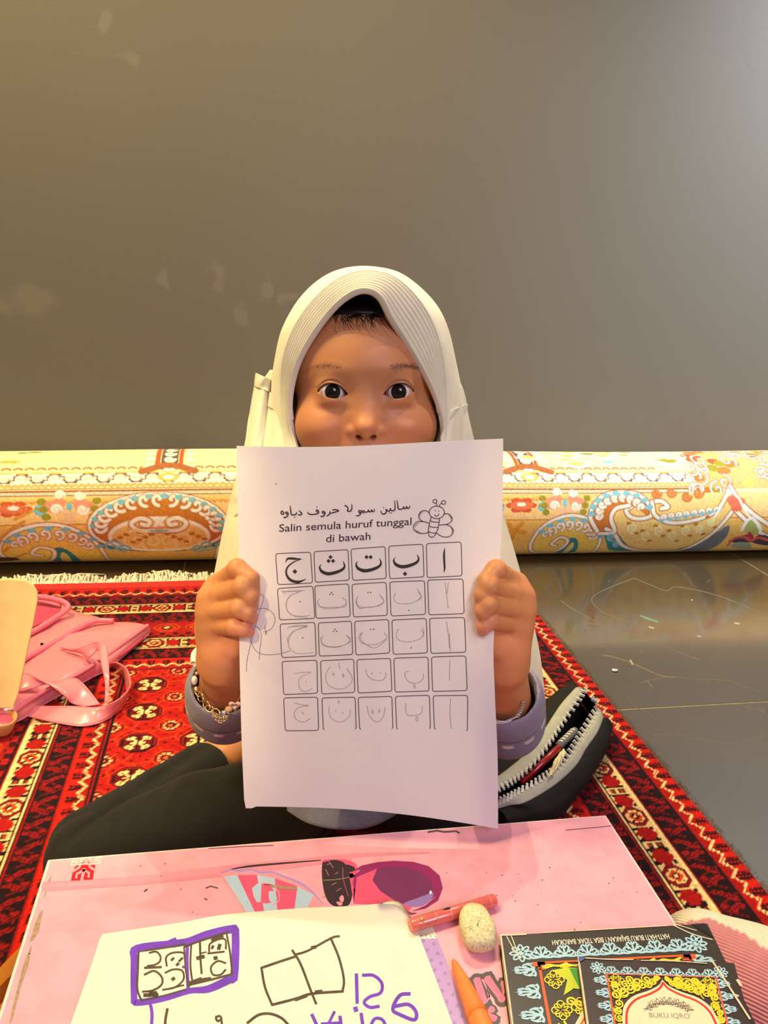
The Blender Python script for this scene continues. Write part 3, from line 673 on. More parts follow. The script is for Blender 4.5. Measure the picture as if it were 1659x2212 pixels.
# far-end panel of orange guls between the two cream borders
pm = (e >= .142) & (e < .198) & ~sidefull; setm(pm, (160, 24, 18)); u = np.abs(((A+.1)/.052) % 1-.5)*.052; v = np.abs(e-.168)
o = np.maximum(np.maximum(u*.8, v*1.1), (u+v)*.7); setm(pm & (o < .0175), ORG); setm(pm & (o < .0150), (110, 16, 18)); setm(pm & (o < .0125), (206, 56, 22)); setm(pm & (o < .0080), (60, 14, 18)); setm(pm & (o < .0045), (214, 160, 100)); setm(pm & ((v > .019) & (np.sin(X*300)*np.sin(Y*260) > .1)), (60, 14, 20))
setm((1.415-Y < 0), (196, 52, 44)); setm((1.415-Y < 0) & (1.415-Y > -.006), (170, 30, 26)); setm((X < XL+.005) | (X > XR-.0045), (190, 36, 22))
C *= (1+0.13*rng.normal(size=C.shape[:2]))[..., None]; C *= (1+.10*np.repeat(rng.normal(size=(C.shape[0], 1)), C.shape[1], 1))[..., None]*0.5+.5; np.clip(C, .002, .9, C)
Zr = ZR+0.0006*rng.random(X.shape)+0.0012*np.sin(X*9+Y*5)*.5; edge = np.minimum(np.minimum(X-XL, XR-X), np.minimum(YF-Y, Y-YN)); Zr -= np.clip(.004-edge, 0, .004)
Zr = np.where(edge < cw*.9, .001, Zr)
M_RUG = mat('red_wool_pile', (255, 255, 255), 0.95, 0.05, 300, 0.5, 1500, 0.1, attr=True, sheen=0.08)
rug = obj('turkmen_rug', np.stack([X, Y, Zr], -1).reshape(-1, 3), grid_faces(len(gy), len(gx)), M_RUG, origin=((XL+XR)/2, .7, 0), cols=C.reshape(-1, 3),
          label='red hand-knotted rug with dark guls and cream borders on the black floor', cat='rug')
M_FRINGE = mat('cream_cotton_fringe', (236, 222, 190), 0.95, 0.15, 200); M_FUZZ = mat('selvedge_fuzz', (120, 100, 78), 0.95, 0.2, 200)
parts = []
for i in range(760):
    x = XL+.003+(XR-XL-.006)*i/760+random.uniform(-.001, .001); l = random.uniform(.030, .060)*(0.75+.35*math.sin(x*31)+.2*math.sin(x*77)); a = random.gauss(.15*math.sin(x*19), .35); h = random.uniform(.003, .018)
    P = [(x, YF-.003, .007), (x+math.sin(a)*l*.3, YF+l*.3, .004+h), (x+math.sin(a)*l*.7, YF+l*.65*math.cos(a), .003+h*.6), (x+math.sin(a+random.gauss(0, .4))*l, YF+l*math.cos(a), .002)]
    parts.append(tube(catmull(P, 6), [.0018, .0019, .0018, .0016, .0013, .0007], 4, False))
v, f = join(parts); obj('fringe', v, f, M_FRINGE, rug, label='cream cotton fringe along the far end', kind='stuff')
parts = []
for i in range(900):
    y = random.uniform(.35, YF); l = random.uniform(.003, .012); P = [(XR-.001, y, .005), (XR+l*.5, y+random.uniform(-.005, .005), .003+random.uniform(0, .006)), (XR+l, y+random.uniform(-.008, .008), .001+random.uniform(0, .004))]
    parts.append(tube(P, [.0004, .0003, .0002], 3, False))
v, f = join(parts); obj('selvedge_fuzz', v, f, M_FUZZ, rug, label='loose wool fibres along the right edge', kind='stuff')

# ------------------------------------------------------------------ low folding table with printed top
ZT = 0.20
TX0, TX1, TY0, TY1 = -0.1385, 0.2895, 0.205, 0.4915
table = empty('folding_table', ((TX0+TX1)/2, (TY0+TY1)/2, ZR), 'low folding table with pink printed top, chipped edges and wooden legs', 'table')
M_TEDGE = mat('white_laminate_edge', (240, 214, 205), 0.4, 0.05, 60); M_TTOP = mat('pink_printed_laminate', (238, 164, 180), 0.30, 0.10, 70, 0.02, 120, 0.45, coat=0.15)
M_FIBRE = mat('bare_fibreboard', (170, 140, 112), 0.9, 0.25, 400, 0.4, 900); M_WOODL = mat('varnished_pine', (214, 132, 38), 0.35, 0.18, 30, ribs=('X', 30, 0.1, 3), coat=0.3)
M_SCRATCH = mat('dark_scuff', (92, 70, 66), 0.9, 0.3, 300)
v, f = box_vf((TX0, TY0, ZT-0.013), (TX1, TY1, ZT-0.0004), 0.0012); obj('table_top', v, f, M_TEDGE, table, smooth=False, label='board with pale laminate edges')
v, f = box_vf((TX0+.0022, TY0+.0022, ZT-0.001), (TX1-.0022, TY1-.0022, ZT)); obj('top_print', v, f, M_TTOP, table, smooth=False, label='pink printed sheet of the table top')
for sx in (-1, 1):                                   # splayed wooden U-frames
    xt = TX0+.010 if sx < 0 else TX1-.010
    for y in ((TY1-.058, TY1-.100, TY0+.05) if sx < 0 else (TY1-.095, TY0+.05)):
        a, b = np.array([xt, y, ZT-.014]), np.array([xt-(.150 if sx < 0 else .02), y, ZR+.005])
        d = (b-a)/np.linalg.norm(b-a); n = np.array([d[2], 0, -d[0]])*.0045; w = np.array([0, .011, 0])
        V = np.array([p+i*n+j*w for p in (a, b) for i, j in ((-1, -1), (1, -1), (1, 1), (-1, 1))])
        obj('leg', V, [[0, 1, 2, 3], [7, 6, 5, 4], [0, 4, 5, 1], [1, 5, 6, 2], [2, 6, 7, 3], [3, 7, 4, 0]], M_WOODL, table, smooth=False)
    v, f = box_vf((xt-sx*.008-.006, TY0+.03, ZT-.026), (xt-sx*.008+.006, TY1-.03, ZT-.0125), .001); obj('rail', v, f, M_WOODL, table, smooth=False)
    xm = xt-(.082 if sx < 0 else .011); v, f = box_vf((xm-.004, TY0+.06, .088), (xm+.004, TY1-.105, .106), .001); obj('stretcher', v, f, M_WOODL, table, smooth=False)
def solid(n, c, r=0.32, coat=0.1): return mat(n, c, r, 0.06, 60, coat=coat)
I_MAG, I_MAG2, I_HOT, I_PINK2, I_LBL, I_BLK, I_WHT, I_RED, I_CREAM, I_LIL, I_LIL2, I_DKP, I_OUTL, I_ROSE = (solid(n, c) for n, c in (
    ('print_magenta', (150, 34, 96)), ('print_plum', (120, 44, 92)), ('print_hot_pink', (228, 84, 120)), ('print_mid_pink', (240, 150, 165)), ('print_pale_blue', (178, 200, 220)), ('print_black', (52, 34, 36)),
    ('print_white', (250, 244, 236)), ('print_red', (190, 8, 36)), ('print_cream', (248, 236, 208)), ('print_lilac', (176, 140, 200)), ('print_lilac_dot', (152, 120, 186)), ('print_streak', (230, 140, 158)), ('print_outline', (70, 60, 60)), ('print_rose', (236, 112, 144))))
tp = Decal(lambda x, y, l: onZ(x, y, ZT+l))
tp.fill([(92, 1905), (300, 1893), (520, 1866), (760, 1846), (760, 1858), (520, 1890), (300, 1912), (90, 1926)], I_DKP)
tp.line([(90, 1914), (300, 1900), (480, 1878)], [4, 16, 10], I_PINK2, smooth=4); tp.line([(480, 1880), (620, 1866), (760, 1848), (930, 1842)], [10, 14, 10, 3], I_DKP, smooth=4)
C2 = lambda x, y: (440+x*.33755, 1790+y*.33755)
tp.cv = C2
tp.fill([(100, 285), (190, 262), (420, 268), (600, 330), (720, 430), (760, 500), (760, 640), (330, 640)], I_PINK2)
for P, m in (([(130, 305), (215, 298), (330, 540), (350, 640), (310, 640), (270, 530)], I_LBL), ([(215, 298), (340, 296), (390, 540), (395, 640), (350, 640), (330, 540)], I_HOT), ([(340, 296), (455, 318), (470, 520), (470, 640), (395, 640), (390, 540)], I_LBL),
             ([(455, 318), (600, 370), (580, 520), (575, 640), (470, 640), (470, 520)], I_HOT), ([(600, 370), (705, 425), (660, 510), (650, 640), (575, 640), (580, 520)], I_LBL)): tp.fill(P, m)
tp.fill([(310, 380), (345, 350), (370, 350), (365, 470), (340, 470), (318, 430)], I_LBL); tp.fill([(370, 345), (420, 350), (450, 400), (440, 470), (400, 480), (365, 470)], I_HOT); tp.fill([(415, 400), (455, 400), (470, 450), (440, 475), (420, 460)], I_LBL)
tp.line([(370, 350), (430, 355), (480, 410), (480, 460), (440, 490)], 8, I_PINK2, smooth=5)
tp.line([(110, 285), (180, 262), (230, 270), (300, 262), (370, 280), (440, 278), (520, 310), (620, 350), (700, 410), (760, 480)], [6, 16, 18, 14, 16, 12, 12, 14, 12, 6], I_LIL, smooth=5)
tp.line([(180, 258), (300, 240), (500, 222), (750, 202)], [6, 14, 12, 6], I_BLK, smooth=5); tp.line([(470, 214), (620, 206), (750, 196)], 4, I_DKP, smooth=3)
tp.fill([(760, 215), (790, 198), (850, 200), (895, 215), (930, 260), (948, 350), (950, 430), (925, 490), (860, 500), (810, 480), (775, 420), (758, 320)], I_BLK, smooth=4)
tp.fill([(760, 215), (790, 198), (895, 215), (940, 300), (948, 400), (960, 420), (985, 250), (930, 205), (860, 195)], I_HOT, smooth=3)
tp.fill([(765, 225), (800, 210), (870, 214), (905, 250), (920, 330), (915, 410), (890, 470), (830, 470), (785, 410), (765, 310)], I_BLK, smooth=4)
tp.line([(765, 330), (850, 325), (930, 312)], 4, M_FIBRE, smooth=3); tp.line([(890, 250), (895, 330), (925, 430)], 3, I_HOT, smooth=3)
for (a, b, c, d) in ((800, 210, 830, 250), (780, 260, 800, 300), (820, 360, 850, 345), (850, 400, 880, 380), (840, 290, 860, 280), (790, 230, 815, 222)): tp.line([(a, b), (c, d)], 2.5, I_PINK2)
tp.fill([(868, 445), (885, 425), (897, 440), (895, 465), (880, 470)], I_PINK2, smooth=3); tp.fill([(848, 470), (875, 468), (890, 482), (870, 494)], I_DKP, smooth=3)
tp.fill([(905, 232), (950, 238), (970, 262), (935, 278)], I_BLK, smooth=3); tp.fill([(930, 290), (960, 280), (985, 300), (1110, 250), (1110, 480), (960, 480)], I_HOT); tp.dot(945, 300, 16, I_HOT)
ov = [(1255+280*math.cos(a)-20, 355+148*math.sin(a)+10*math.cos(a)) for a in np.linspace(0, 6.283, 40)[:-1]]
tp.fill([(960, 300), (1060, 240), (1200, 220), (1100, 470), (1230, 490), (1330, 545), (1240, 500), (960, 470)], I_HOT); tp.fill(ov, I_MAG)
tp.fill([(1255+250*math.cos(a)-40, 372+128*math.sin(a)) for a in np.linspace(0, 6.283, 40)[:-1]], I_MAG2)
tp.fill([(980, 310), (1110, 255), (1080, 330), (1130, 400), (1240, 470), (1330, 500), (1300, 545), (1200, 490), (960, 480)], I_HOT)
tp.fill([(1280, 480), (1380, 440), (1470, 410), (1440, 470), (1360, 500)], I_LIL2, smooth=4); tp.dot(1452, 408, 8, I_WHT, ry=12)
tp.line([(1240, 500), (1330, 545), (1360, 540)], [8, 14, 4], I_MAG); tp.fill([(960, 270), (1010, 236), (1110, 214), (1220, 205), (1340, 212), (1440, 240), (1510, 300), (1530, 380), (1500, 460), (1420, 510), (1330, 530), (1420, 490), (1480, 440), (1505, 380), (1480, 310), (1410, 265), (1320, 240), (1220, 232), (1110, 240), (1010, 262)], I_MAG)
# corner emblem with four digits, printed upside down towards the camera
CE = lambda x, y: (130+x*.07233, 1830+y*.07233); tp.cv = CE
tp.fill([(400, 690), (425, 600), (500, 545), (700, 525), (870, 535), (1040, 525), (1050, 560), (1035, 660), (1015, 720), (970, 965), (690, 980), (595, 990), (320, 1000), (370, 770)], I_RED)
for P, w in (([(345, 740), (560, 610), (590, 565)], 70), ([(880, 560), (900, 600), (1060, 700)], 75), ([(480, 910), (500, 800), (715, 680), (860, 770), (845, 880)], 72), ([(715, 660), (690, 760), (640, 1000)], 86)): tp.line(P, w, I_PINK2)
for P in ([(330, 510), (400, 360), (530, 355), (500, 470), (480, 530), (330, 530)], [(380, 440), (480, 440)], [(760, 340), (620, 355), (590, 420), (720, 430), (690, 510), (545, 520)], [(840, 330), (900, 340), (790, 500), (930, 490)], [(1230, 310), (1060, 325), (1030, 400), (1190, 390), (1160, 480), (1000, 500)]):
    tp.line(P, 34, I_CREAM); 
tp.line([(660, 480), (720, 430)], 30, I_RED); tp.line([(850, 400), (820, 480), (910, 470)], 26, I_RED)
# lilac strip with dots and lace, balloon letters
CB = lambda x, y: (860+x*.15672, 1900+y*.15672); tp.cv = CB
tp.fill([(150, 690), (485, 650), (540, 800), (1010, 2010), (400, 2010)], I_LIL); tp.fill([(180, 690), (485, 650), (540, 800), (250, 810)], I_CREAM)
for i, x in enumerate((290, 360, 430, 500)): tp.dot(x, 795-i*4, 42, I_CREAM, 14, 30)
for i, x in enumerate((320, 385, 450, 515)): tp.dot(x, 770+i*5, 11, M_SCRATCH, 8, 7)
tp.line([(285, 745), (330, 740), (360, 765), (400, 745), (440, 765), (480, 750), (515, 765)], 5, M_FIBRE, smooth=4)
for (a, b) in ((495, 885), (405, 970), (545, 1020), (460, 1110), (590, 1155), (370, 1200), (505, 1245), (645, 1295), (415, 1340), (560, 1390), (700, 1440), (470, 1480), (610, 1530), (755, 1585), (525, 1630), (670, 1680), (815, 1735), (580, 1780), (725, 1830), (875, 1885), (630, 1930), (780, 1975), (350, 840)): tp.dot(a, b, 27, I_LIL2, 14)
tp.line([(485, 650), (540, 800), (1010, 2010)], 7, I_PINK2)
for P, w in (([(1090, 1390), (1190, 1690)], 200), ([(1240, 1370), (1430, 1650), (1470, 1440)], 205), ([(1290, 1800), (1230, 1870), (1330, 1930)], 160), ([(1190, 1690), (1290, 1800)], 110)):
    tp.line(P, w, I_OUTL, smooth=0); tp.dot(*P[0], w*.5, I_OUTL, 20); tp.dot(*P[-1], w*.5, I_OUTL, 20)
for q in ((1430, 1650),): tp.dot(*q, 104, I_OUTL, 20)
tp.line([(1160, 1380), (1260, 1590), (1215, 1690)], 18, I_PINK2, smooth=3); tp.fill([(1215, 1460), (1275, 1620), (1290, 1680), (1240, 1600)], I_PINK2)
for P, w in (([(1090, 1395), (1180, 1670)], 100), ([(1240, 1380), (1425, 1640), (1465, 1440)], 108), ([(1290, 1790), (1225, 1850), (1320, 1910)], 90)):
    tp.line(P, w, I_ROSE); tp.dot(*P[0], w*.5, I_ROSE, 18); tp.dot(*P[-1], w*.5, I_ROSE, 18)
tp.dot(1425, 1640, 54, I_ROSE, 18); tp.dot(1225, 1850, 40, mat('print_orange', (240, 140, 110), .35), 12)
# wear: chipped left edge, dents, scuffs
tp.cv = lambda x, y: (x, y)
for P in ([(93, 1965), (84, 2010), (72, 2030), (64, 2034), (74, 2000), (86, 1970)], [(66, 2058), (60, 2090), (48, 2120), (40, 2150), (27, 2200), (20, 2212), (26, 2180), (38, 2130), (50, 2085), (60, 2060)], [(112, 1890), (108, 1905), (102, 1910), (106, 1898)], [(66, 2045), (70, 2042), (64, 2062), (60, 2060)], [(98, 1925), (100, 1928), (94, 1942)]): tp.fill(P, M_FIBRE)
for P, w in (([(585, 1913), (610, 1917), (640, 1919)], 6), ([(585, 1912), (570, 1910)], 2), ([(445, 1918), (455, 1914), (470, 1918)], 2.5), ([(442, 1941), (447, 1943)], 2.5), ([(312, 1925), (318, 1921)], 3)): tp.line(P, w, M_FIBRE if w > 5 else M_SCRATCH)
tp.line([(925, 1797), (945, 1794), (960, 1797), (985, 1795), (992, 1799)], 3.5, M_SCRATCH); tp.line([(450, 1833), (530, 1828), (590, 1826)], 1.3, M_SCRATCH); tp.line([(1222, 1793), (1320, 1784)], 1.2, M_SCRATCH)
for i in range(70):
    x, y = random.uniform(300, 1380), random.uniform(1850, 2040); tp.dot(x, y, random.uniform(.6, 1.6), M_SCRATCH if i % 3 else I_DKP, 5)
tp.build('printed_artwork', table, label='worn printed artwork: striped cone, dark lens, red emblem, lilac strip and balloon letters', kind='stuff')

# ------------------------------------------------------------------ drawing paper on the table
M_SHEET = mat('white_drawing_paper', (240, 228, 206), 0.85, 0.02, 30, 0.08, 400, 0.2)
def sheet_z(px, py):
    z = ZT+.0008+.0008*(1+math.sin(px*.012+py*.01))
    z += .010*math.exp(-((px-860)/70)**2-((py-1962)/26)**2)+.003*math.exp(-((px-225)/60)**2-((py-2020)/24)**2)
    return z
top = catmull([(222, 2017), (300, 2006), (400, 1991), (480, 1976), (580, 1967), (660, 1961), (760, 1957), (830, 1952), (865, 1958), (890, 1984)], 42)
pb = [np.array([-0.114, .215]), np.array([.128, .215])]
bot = [np.array([pb[0][0]+(pb[1][0]-pb[0][0])*t, .215]) for t in np.linspace(0, 1, 42)]
V = []
for i in range(42):
    t3 = onZ(*top[i], ZT); px0 = top[i]
    for j in range(30):
        s = j/29; q = t3[:2]*(1-s)+bot[i]*s
        c = CM @ (np.array([q[0], q[1], ZT])-CAM); px, py = W_PX/2+F_PX*c[0]/c[2], H_PX/2+F_PX*c[1]/c[2]
        V.append(atD(*px0, (onZ(*px0, sheet_z(*px0))-CAM)@CM[2]) if j == 0 else (q[0], q[1], sheet_z(px, py)))
sheet = obj('drawing_paper', np.array(V), grid_faces(42, 30), M_SHEET, origin=(0.0, .32, ZT), label='white paper with purple and black marker drawings lying on the pink table', cat='paper')
M_PURP = mat('purple_marker', (112, 58, 190), 0.7, 0.2, 90); M_INK = mat('faded_black_marker', (84, 70, 54), 0.8, 0.3, 120)
dp = Decal(lambda x, y, l: onZ(x, y, sheet_z(x, y)+l), lambda x, y: (250+x*.41591, 1970+y*.41591))
dp.line([(110, 190), (300, 165), (380, 150), (480, 115), (600, 90), (622, 110), (615, 330), (590, 350), (480, 400), (380, 410), (240, 450), (110, 470), (95, 440), (95, 250)], [40, 40, 34, 40, 44, 40, 42, 44, 40, 30, 34, 36, 34, 34, 40], M_PURP, closed=True, smooth=4)
dp.line([(372, 160), (370, 270), (376, 400)], 18, M_PURP, smooth=4); dp.line([(172, 450), (188, 520), (185, 600)], 17, M_PURP, smooth=4); dp.line([(280, 150), (310, 138)], 12, M_PURP); dp.line([(350, 285), (372, 290)], 14, M_PURP)
for P, w in (([(115, 205), (240, 188), (360, 168)], 8), ([(118, 210), (115, 300), (112, 400), (135, 462)], 9), ([(135, 460), (250, 435), (365, 402)], 7), ([(355, 180), (362, 290), (380, 395)], 7), ([(392, 170), (388, 280), (400, 375)], 8), ([(360, 180), (440, 150), (580, 105)], 9), ([(575, 108), (592, 200), (606, 325)], 8), ([(385, 378), (500, 350), (606, 322)], 9), ([(385, 372), (440, 352)], 20), ([(440, 352), (490, 345)], 12),
             ([(175, 212), (210, 206), (232, 230), (228, 258), (200, 275), (165, 280)], 8), ([(152, 290), (235, 286)], 10), ([(150, 325), (200, 306), (240, 340), (236, 380), (190, 408), (140, 414)], 9), ([(150, 432), (215, 430)], 16), ([(178, 422), (210, 418)], 12),
             ([(265, 280), (262, 235), (295, 212), (350, 212), (358, 240)], 8), ([(290, 250), (300, 240)], 10), ([(330, 255), (345, 240)], 10), ([(318, 275), (325, 268)], 12), ([(258, 315), (300, 298), (345, 305), (352, 350), (310, 390), (245, 404)], 8), ([(295, 350), (302, 345)], 14), ([(262, 402), (352, 380)], 7),
             ([(437, 150), (440, 240), (446, 318)], 9), ([(425, 240), (455, 232)], 16), ([(440, 215), (470, 208)], 6), ([(485, 205), (490, 165), (540, 140), (570, 145), (572, 190)], 8), ([(500, 188), (505, 178)], 11), ([(535, 190), (540, 172)], 15), ([(480, 215), (562, 206)], 8), ([(500, 145), (530, 130), (555, 125)], 12), ([(515, 240), (522, 238)], 16),
             ([(570, 265), (530, 255), (495, 285), (505, 325), (545, 325), (570, 300)], 8),
             ([(757, 290), (850, 258), (930, 232)], 10), ([(930, 222), (1000, 200), (1120, 135), (1160, 126)], 9), ([(757, 292), (775, 390), (812, 482)], 10), ([(812, 482), (935, 450), (1020, 424), (1180, 412)], 11), ([(1118, 138), (1160, 240), (1185, 350), (1178, 412)], 10), ([(918, 200), (960, 270), (1010, 400), (1040, 475)], 10), ([(1020, 185), (1035, 182)], 14), ([(935, 456), (990, 436)], 12), ([(1040, 415), (1068, 412)], 14),
             ([(268, 505), (258, 560), (255, 620)], 11), ([(520, 545), (540, 540), (548, 556), (530, 566), (520, 552)], 9), ([(548, 550), (552, 590)], 9), ([(685, 575), (740, 535), (800, 528), (860, 550), (900, 590)], 11)): dp.line(P, w*1.25, M_INK, smooth=4)
for P, w in (([(1250, 325), (1254, 470)], 18), ([(1245, 500), (1248, 510)], 24), ([(1285, 328), (1340, 330), (1382, 370), (1375, 420), (1320, 440), (1290, 470), (1320, 495), (1365, 490)], 17), ([(1525, 425), (1480, 430), (1450, 470), (1440, 510), (1470, 530), (1550, 560), (1560, 520), (1520, 480), (1450, 490)], 19), ([(1020, 535), (1050, 600)], 18), ([(1165, 545), (1175, 620)], 18), ([(1135, 520), (1100, 590)], 15), ([(1275, 530), (1285, 600)], 18), ([(1320, 600), (1345, 555), (1385, 560), (1410, 610)], 17), ([(1070, 580), (1160, 575)], 14)): dp.line(P, w, M_PURP, smooth=4)
dp.build('marker_drawing', sheet, label='purple-framed letters, an empty box and purple letters in marker')

# ------------------------------------------------------------------ pen, eraser stone, orange marker
def axis_obj(name, p0, p1, prof, m, parent=None, n=18, **k):
    p0, p1 = np.asarray(p0, float), np.asarray(p1, float); t = np.array([a for a, b in prof]); r = np.array([b for a, b in prof])
    P = p0[None]+(p1-p0)[None]*t[:, None]; d = (p1-p0)/np.linalg.norm(p1-p0); u = np.cross(d, [0, 0, 1]); u /= np.linalg.norm(u); w = np.cross(u, d)
    a = np.linspace(0, 2*np.pi, n, endpoint=False); V = (P[:, None]+r[:, None, None]*(np.cos(a)[None, :, None]*u+np.sin(a)[None, :, None]*w)).reshape(-1, 3)
    F = grid_faces(len(t), n, False, True).tolist()+[list(range(n))[::-1], list(range((len(t)-1)*n, len(t)*n))]
    return obj(name, V, F, m, parent, **k)
r = .0043; a, b = onZ(886, 2000, ZT+r+.0008), onZ(1069, 1944, ZT+r+.0008)
M_CORAL = mat('coral_pen_barrel', (222, 104, 92), 0.18, 0.12, 60, 0.06, 300, 0.6, coat=0.6); M_FOIL = mat('gold_foil', (226, 150, 60), 0.25, 0.1, 60, metal=0.6); M_CRM = mat('cream_print', (246, 226, 190), .4); M_BLKP = mat('black_plastic', (24, 22, 24), .35, .1)
pen = empty('crayon_pen', (a+b)/2-[0, 0, r], 'coral pen with gold star print lying behind the speckled eraser', 'pen')
axis_obj('barrel', a, b, [(0, .0001), (0, r*.86), (.012, r), (.985, r), (1, r*.9), (1, .0001)], M_CORAL, pen)
pd = (b-a)/np.linalg.norm(b-a); pu = np.cross(pd, [0, 0, 1]); pu /= np.linalg.norm(pu); pw = np.cross(pu, pd)
def on_pen(t, ang, lift=.00012): return a+(b-a)*t+(r+lift)*(math.cos(ang)*pu+math.sin(ang)*pw)
for t in (.12, .28, .45, .60, .92):
    q = [on_pen(t+dt, g) for dt in (0, .011) for g in np.linspace(0, 6.283, 24)[:-1]]; obj('pale_ring', np.array(q), grid_faces(2, 23, False, True), mat('pale_coral', (238, 140, 122), .25, coat=.5) if t == .12 else bpy.data.materials['pale_coral'], pen)
def pen_patch(name, t0, a0, pts, m):
    V = np.array([on_pen(t0+p[0], a0+p[1], .0002) for p in pts]); return obj(name, V, [list(range(len(V)))], m, pen, smooth=False)
star = [((.028 if i % 2 == 0 else .010)*math.cos(i*math.pi/4), (.50 if i % 2 == 0 else .18)*math.sin(i*math.pi/4)) for i in range(8)]
pen_patch('gold_star', .12, 1.1, star, M_FOIL); pen_patch('cream_badge', .70, .75, [(.045*math.cos(i*.628), .75*math.sin(i*.628)) for i in range(10)], M_CRM); pen_patch('gold_badge', .70, .75, [(.018*math.cos(i*.628), .3*math.sin(i*.628)) for i in range(10)], M_FOIL).location.z += .0001
pen_patch('dark_leaf', .42, 1.75, [(-.05, 0), (0, .2), (.05, .1), (.03, -.25), (-.01, -.2)], M_BLKP)
# eraser stone
pc = onZ(1030, 2003, ZT+.009)
V, F = sphere_vf((0, 0, 0), (1, 1, 1), 40, 26); ex = 2.6; rr = (np.abs(V[:, 0])**ex+np.abs(V[:, 1])**ex+np.abs(V[:, 2])**ex)**(1/ex); V = V/rr[:, None]
V = V*[.0112, .0170, .0088]; V[:, 0] *= 1-.10*V[:, 1]/.017; V += value_noise(V, 60, 5)[:, None]*V/np.linalg.norm(V, axis=1)[:, None]*.0004
ca, sa = math.cos(-.04), math.sin(-.04); V = np.stack([V[:, 0]*ca-V[:, 1]*sa, V[:, 0]*sa+V[:, 1]*ca, V[:, 2]], 1)+pc
M_STONE = mat('speckled_cream_eraser', (222, 208, 160), 0.85, 0.35, 620, 0.25, 900)
er = obj('worn_eraser', V, F, M_STONE, label='rounded cream eraser with grey pencil smudges beside the coral pen', cat='eraser')
M_SMUDGE = mat('pencil_smudge', (120, 112, 96), .9, .3, 500)
ed = Decal(lambda x, y, l: onZ(x, y, ZT+.0178+l), CB)
for i in range(110):
    x, y = random.gauss(1080, 90), random.gauss(600, 110)
    if ((x-1085)/150)**2+((y-610)/190)**2 < 1: ed.line([(x, y), (x+random.uniform(-10, 10), y+random.uniform(-9, 9))], random.uniform(2, 5), M_SMUDGE)
ed.line([(925, 680), (970, 655), (1040, 625)], [3, 9, 3], M_SMUDGE, smooth=3); ed.line([(1130, 560), (1100, 600), (1095, 630)], [3, 5, 14], M_SCRATCH, smooth=3)
ed.build('pencil_smudges', er)
# orange marker without its cap, pointing away from the camera
r = .0064; a, b = onZ(1051, 2240, ZT+r), onZ(979, 2074, ZT+.0040); b2 = a+(a-b)*.45
M_ORG = mat('orange_crayon', (238, 132, 62), 0.45, 0.08, 50, coat=0.15); M_ORG2 = mat('orange_tip', (240, 120, 40), 0.5, .06)
mk = empty('orange_crayon', (a+b)/2*[1, 1, 0]+[0, 0, ZT], 'orange crayon with pointed tip lying between lilac strip and books', 'crayon')
L = np.linalg.norm(b-b2); s = lambda d: 1-d/L
axis_obj('body', b2, b, [(0, .0001), (0, r), (s(.052), r), (s(.038), r*.98), (s(.034), r*.90), (s(.028), r*.86), (s(.020), r*.74), (s(.010), r*.52), (s(.003), r*.34), (1, r*.14), (1, .0001)], M_ORG, mk, 22)
axis_obj('collar', b2, b, [(s(.0415), r*.9), (s(.0415), r*1.02), (s(.0385), r*1.02), (s(.0375), r*.92)], M_ORG2, mk, 22)

# ------------------------------------------------------------------ two stacked black prayer-reading books
def book(name, quad, ztop, th, label, origin_lab, M_COVER):
    """quad: top-cover corners TL TR BR BL in the picture, at height ztop; BR/BL extrapolated past the frame"""
    P = [onZ(x, y, ztop)[:2] for x, y in quad]
    root = empty(name, (*np.mean(P, 0), ztop-th), label, 'book', 'stacked black books')
    bl = lambda u, v: (1-v)*((1-u)*P[0]+u*P[1])+v*((1-u)*P[3]+u*P[2])
    def slab(nm, ins, z0, z1, m, lab=None, bend=0):
        poly = [bl(u, v) for u, v in ((ins, ins), (1-ins, ins), (1-ins, 1-ins), (ins, 1-ins))]; v, f = prism(poly, z0, z1, 0.0003 if z1-z0 > .0009 else 0); return obj(nm, v, f, m, root, smooth=False, label=lab)
    slab('back_cover', 0, ztop-th, ztop-th+.0006, M_COVER)
    n = 7
    for k in range(n): 
        z0 = ztop-th+.0007+(th-.0014)*k/n; slab('page_block', .006+.003*(k % 2), z0, z0+(th-.0014)/n*.86, M_PAGES)
    slab('front_cover', 0, ztop-.0007, ztop, M_COVER)
    return root, (lambda u, v, l: np.array([*bl(u, v), ztop+l]))
M_COV1 = mat('worn_black_cover', (48, 42, 34), 0.38, 0.15, 30, 0.05, 90, 0.5, coat=0.2); M_COV2 = mat('dark_brown_cover', (56, 44, 42), 0.36, 0.12, 30, 0.05, 90, 0.5, coat=0.2)
M_PAGES = mat('book_pages', (226, 204, 170), 0.9, 0.25, 300, 0.3, 600); M_SKY = mat('pale_blue_print', (168, 206, 222), 0.4, .08); M_YEL = mat('yellow_print', (226, 206, 40), 0.4, .08); M_ORP = mat('orange_print', (222, 92, 34), .4, .08); M_GR1 = mat('green_print', (60, 150, 40), .4, .1); M_GR2 = mat('lime_print', (190, 200, 30), .4, .1)
M_CRP = mat('cream_panel_print', (232, 214, 180), .4, .06); M_WT = mat('white_lettering', (235, 228, 206), .4, .05); M_WORN = mat('worn_white_edge', (214, 200, 172), .9, .2, 300); M_GREYT = mat('grey_lettering', (140, 128, 108), .5, .05); M_REDL = mat('red_line_print', (206, 46, 30), .4, .05); M_BBL = mat('cover_black_print', (30, 26, 22), .4, .05)
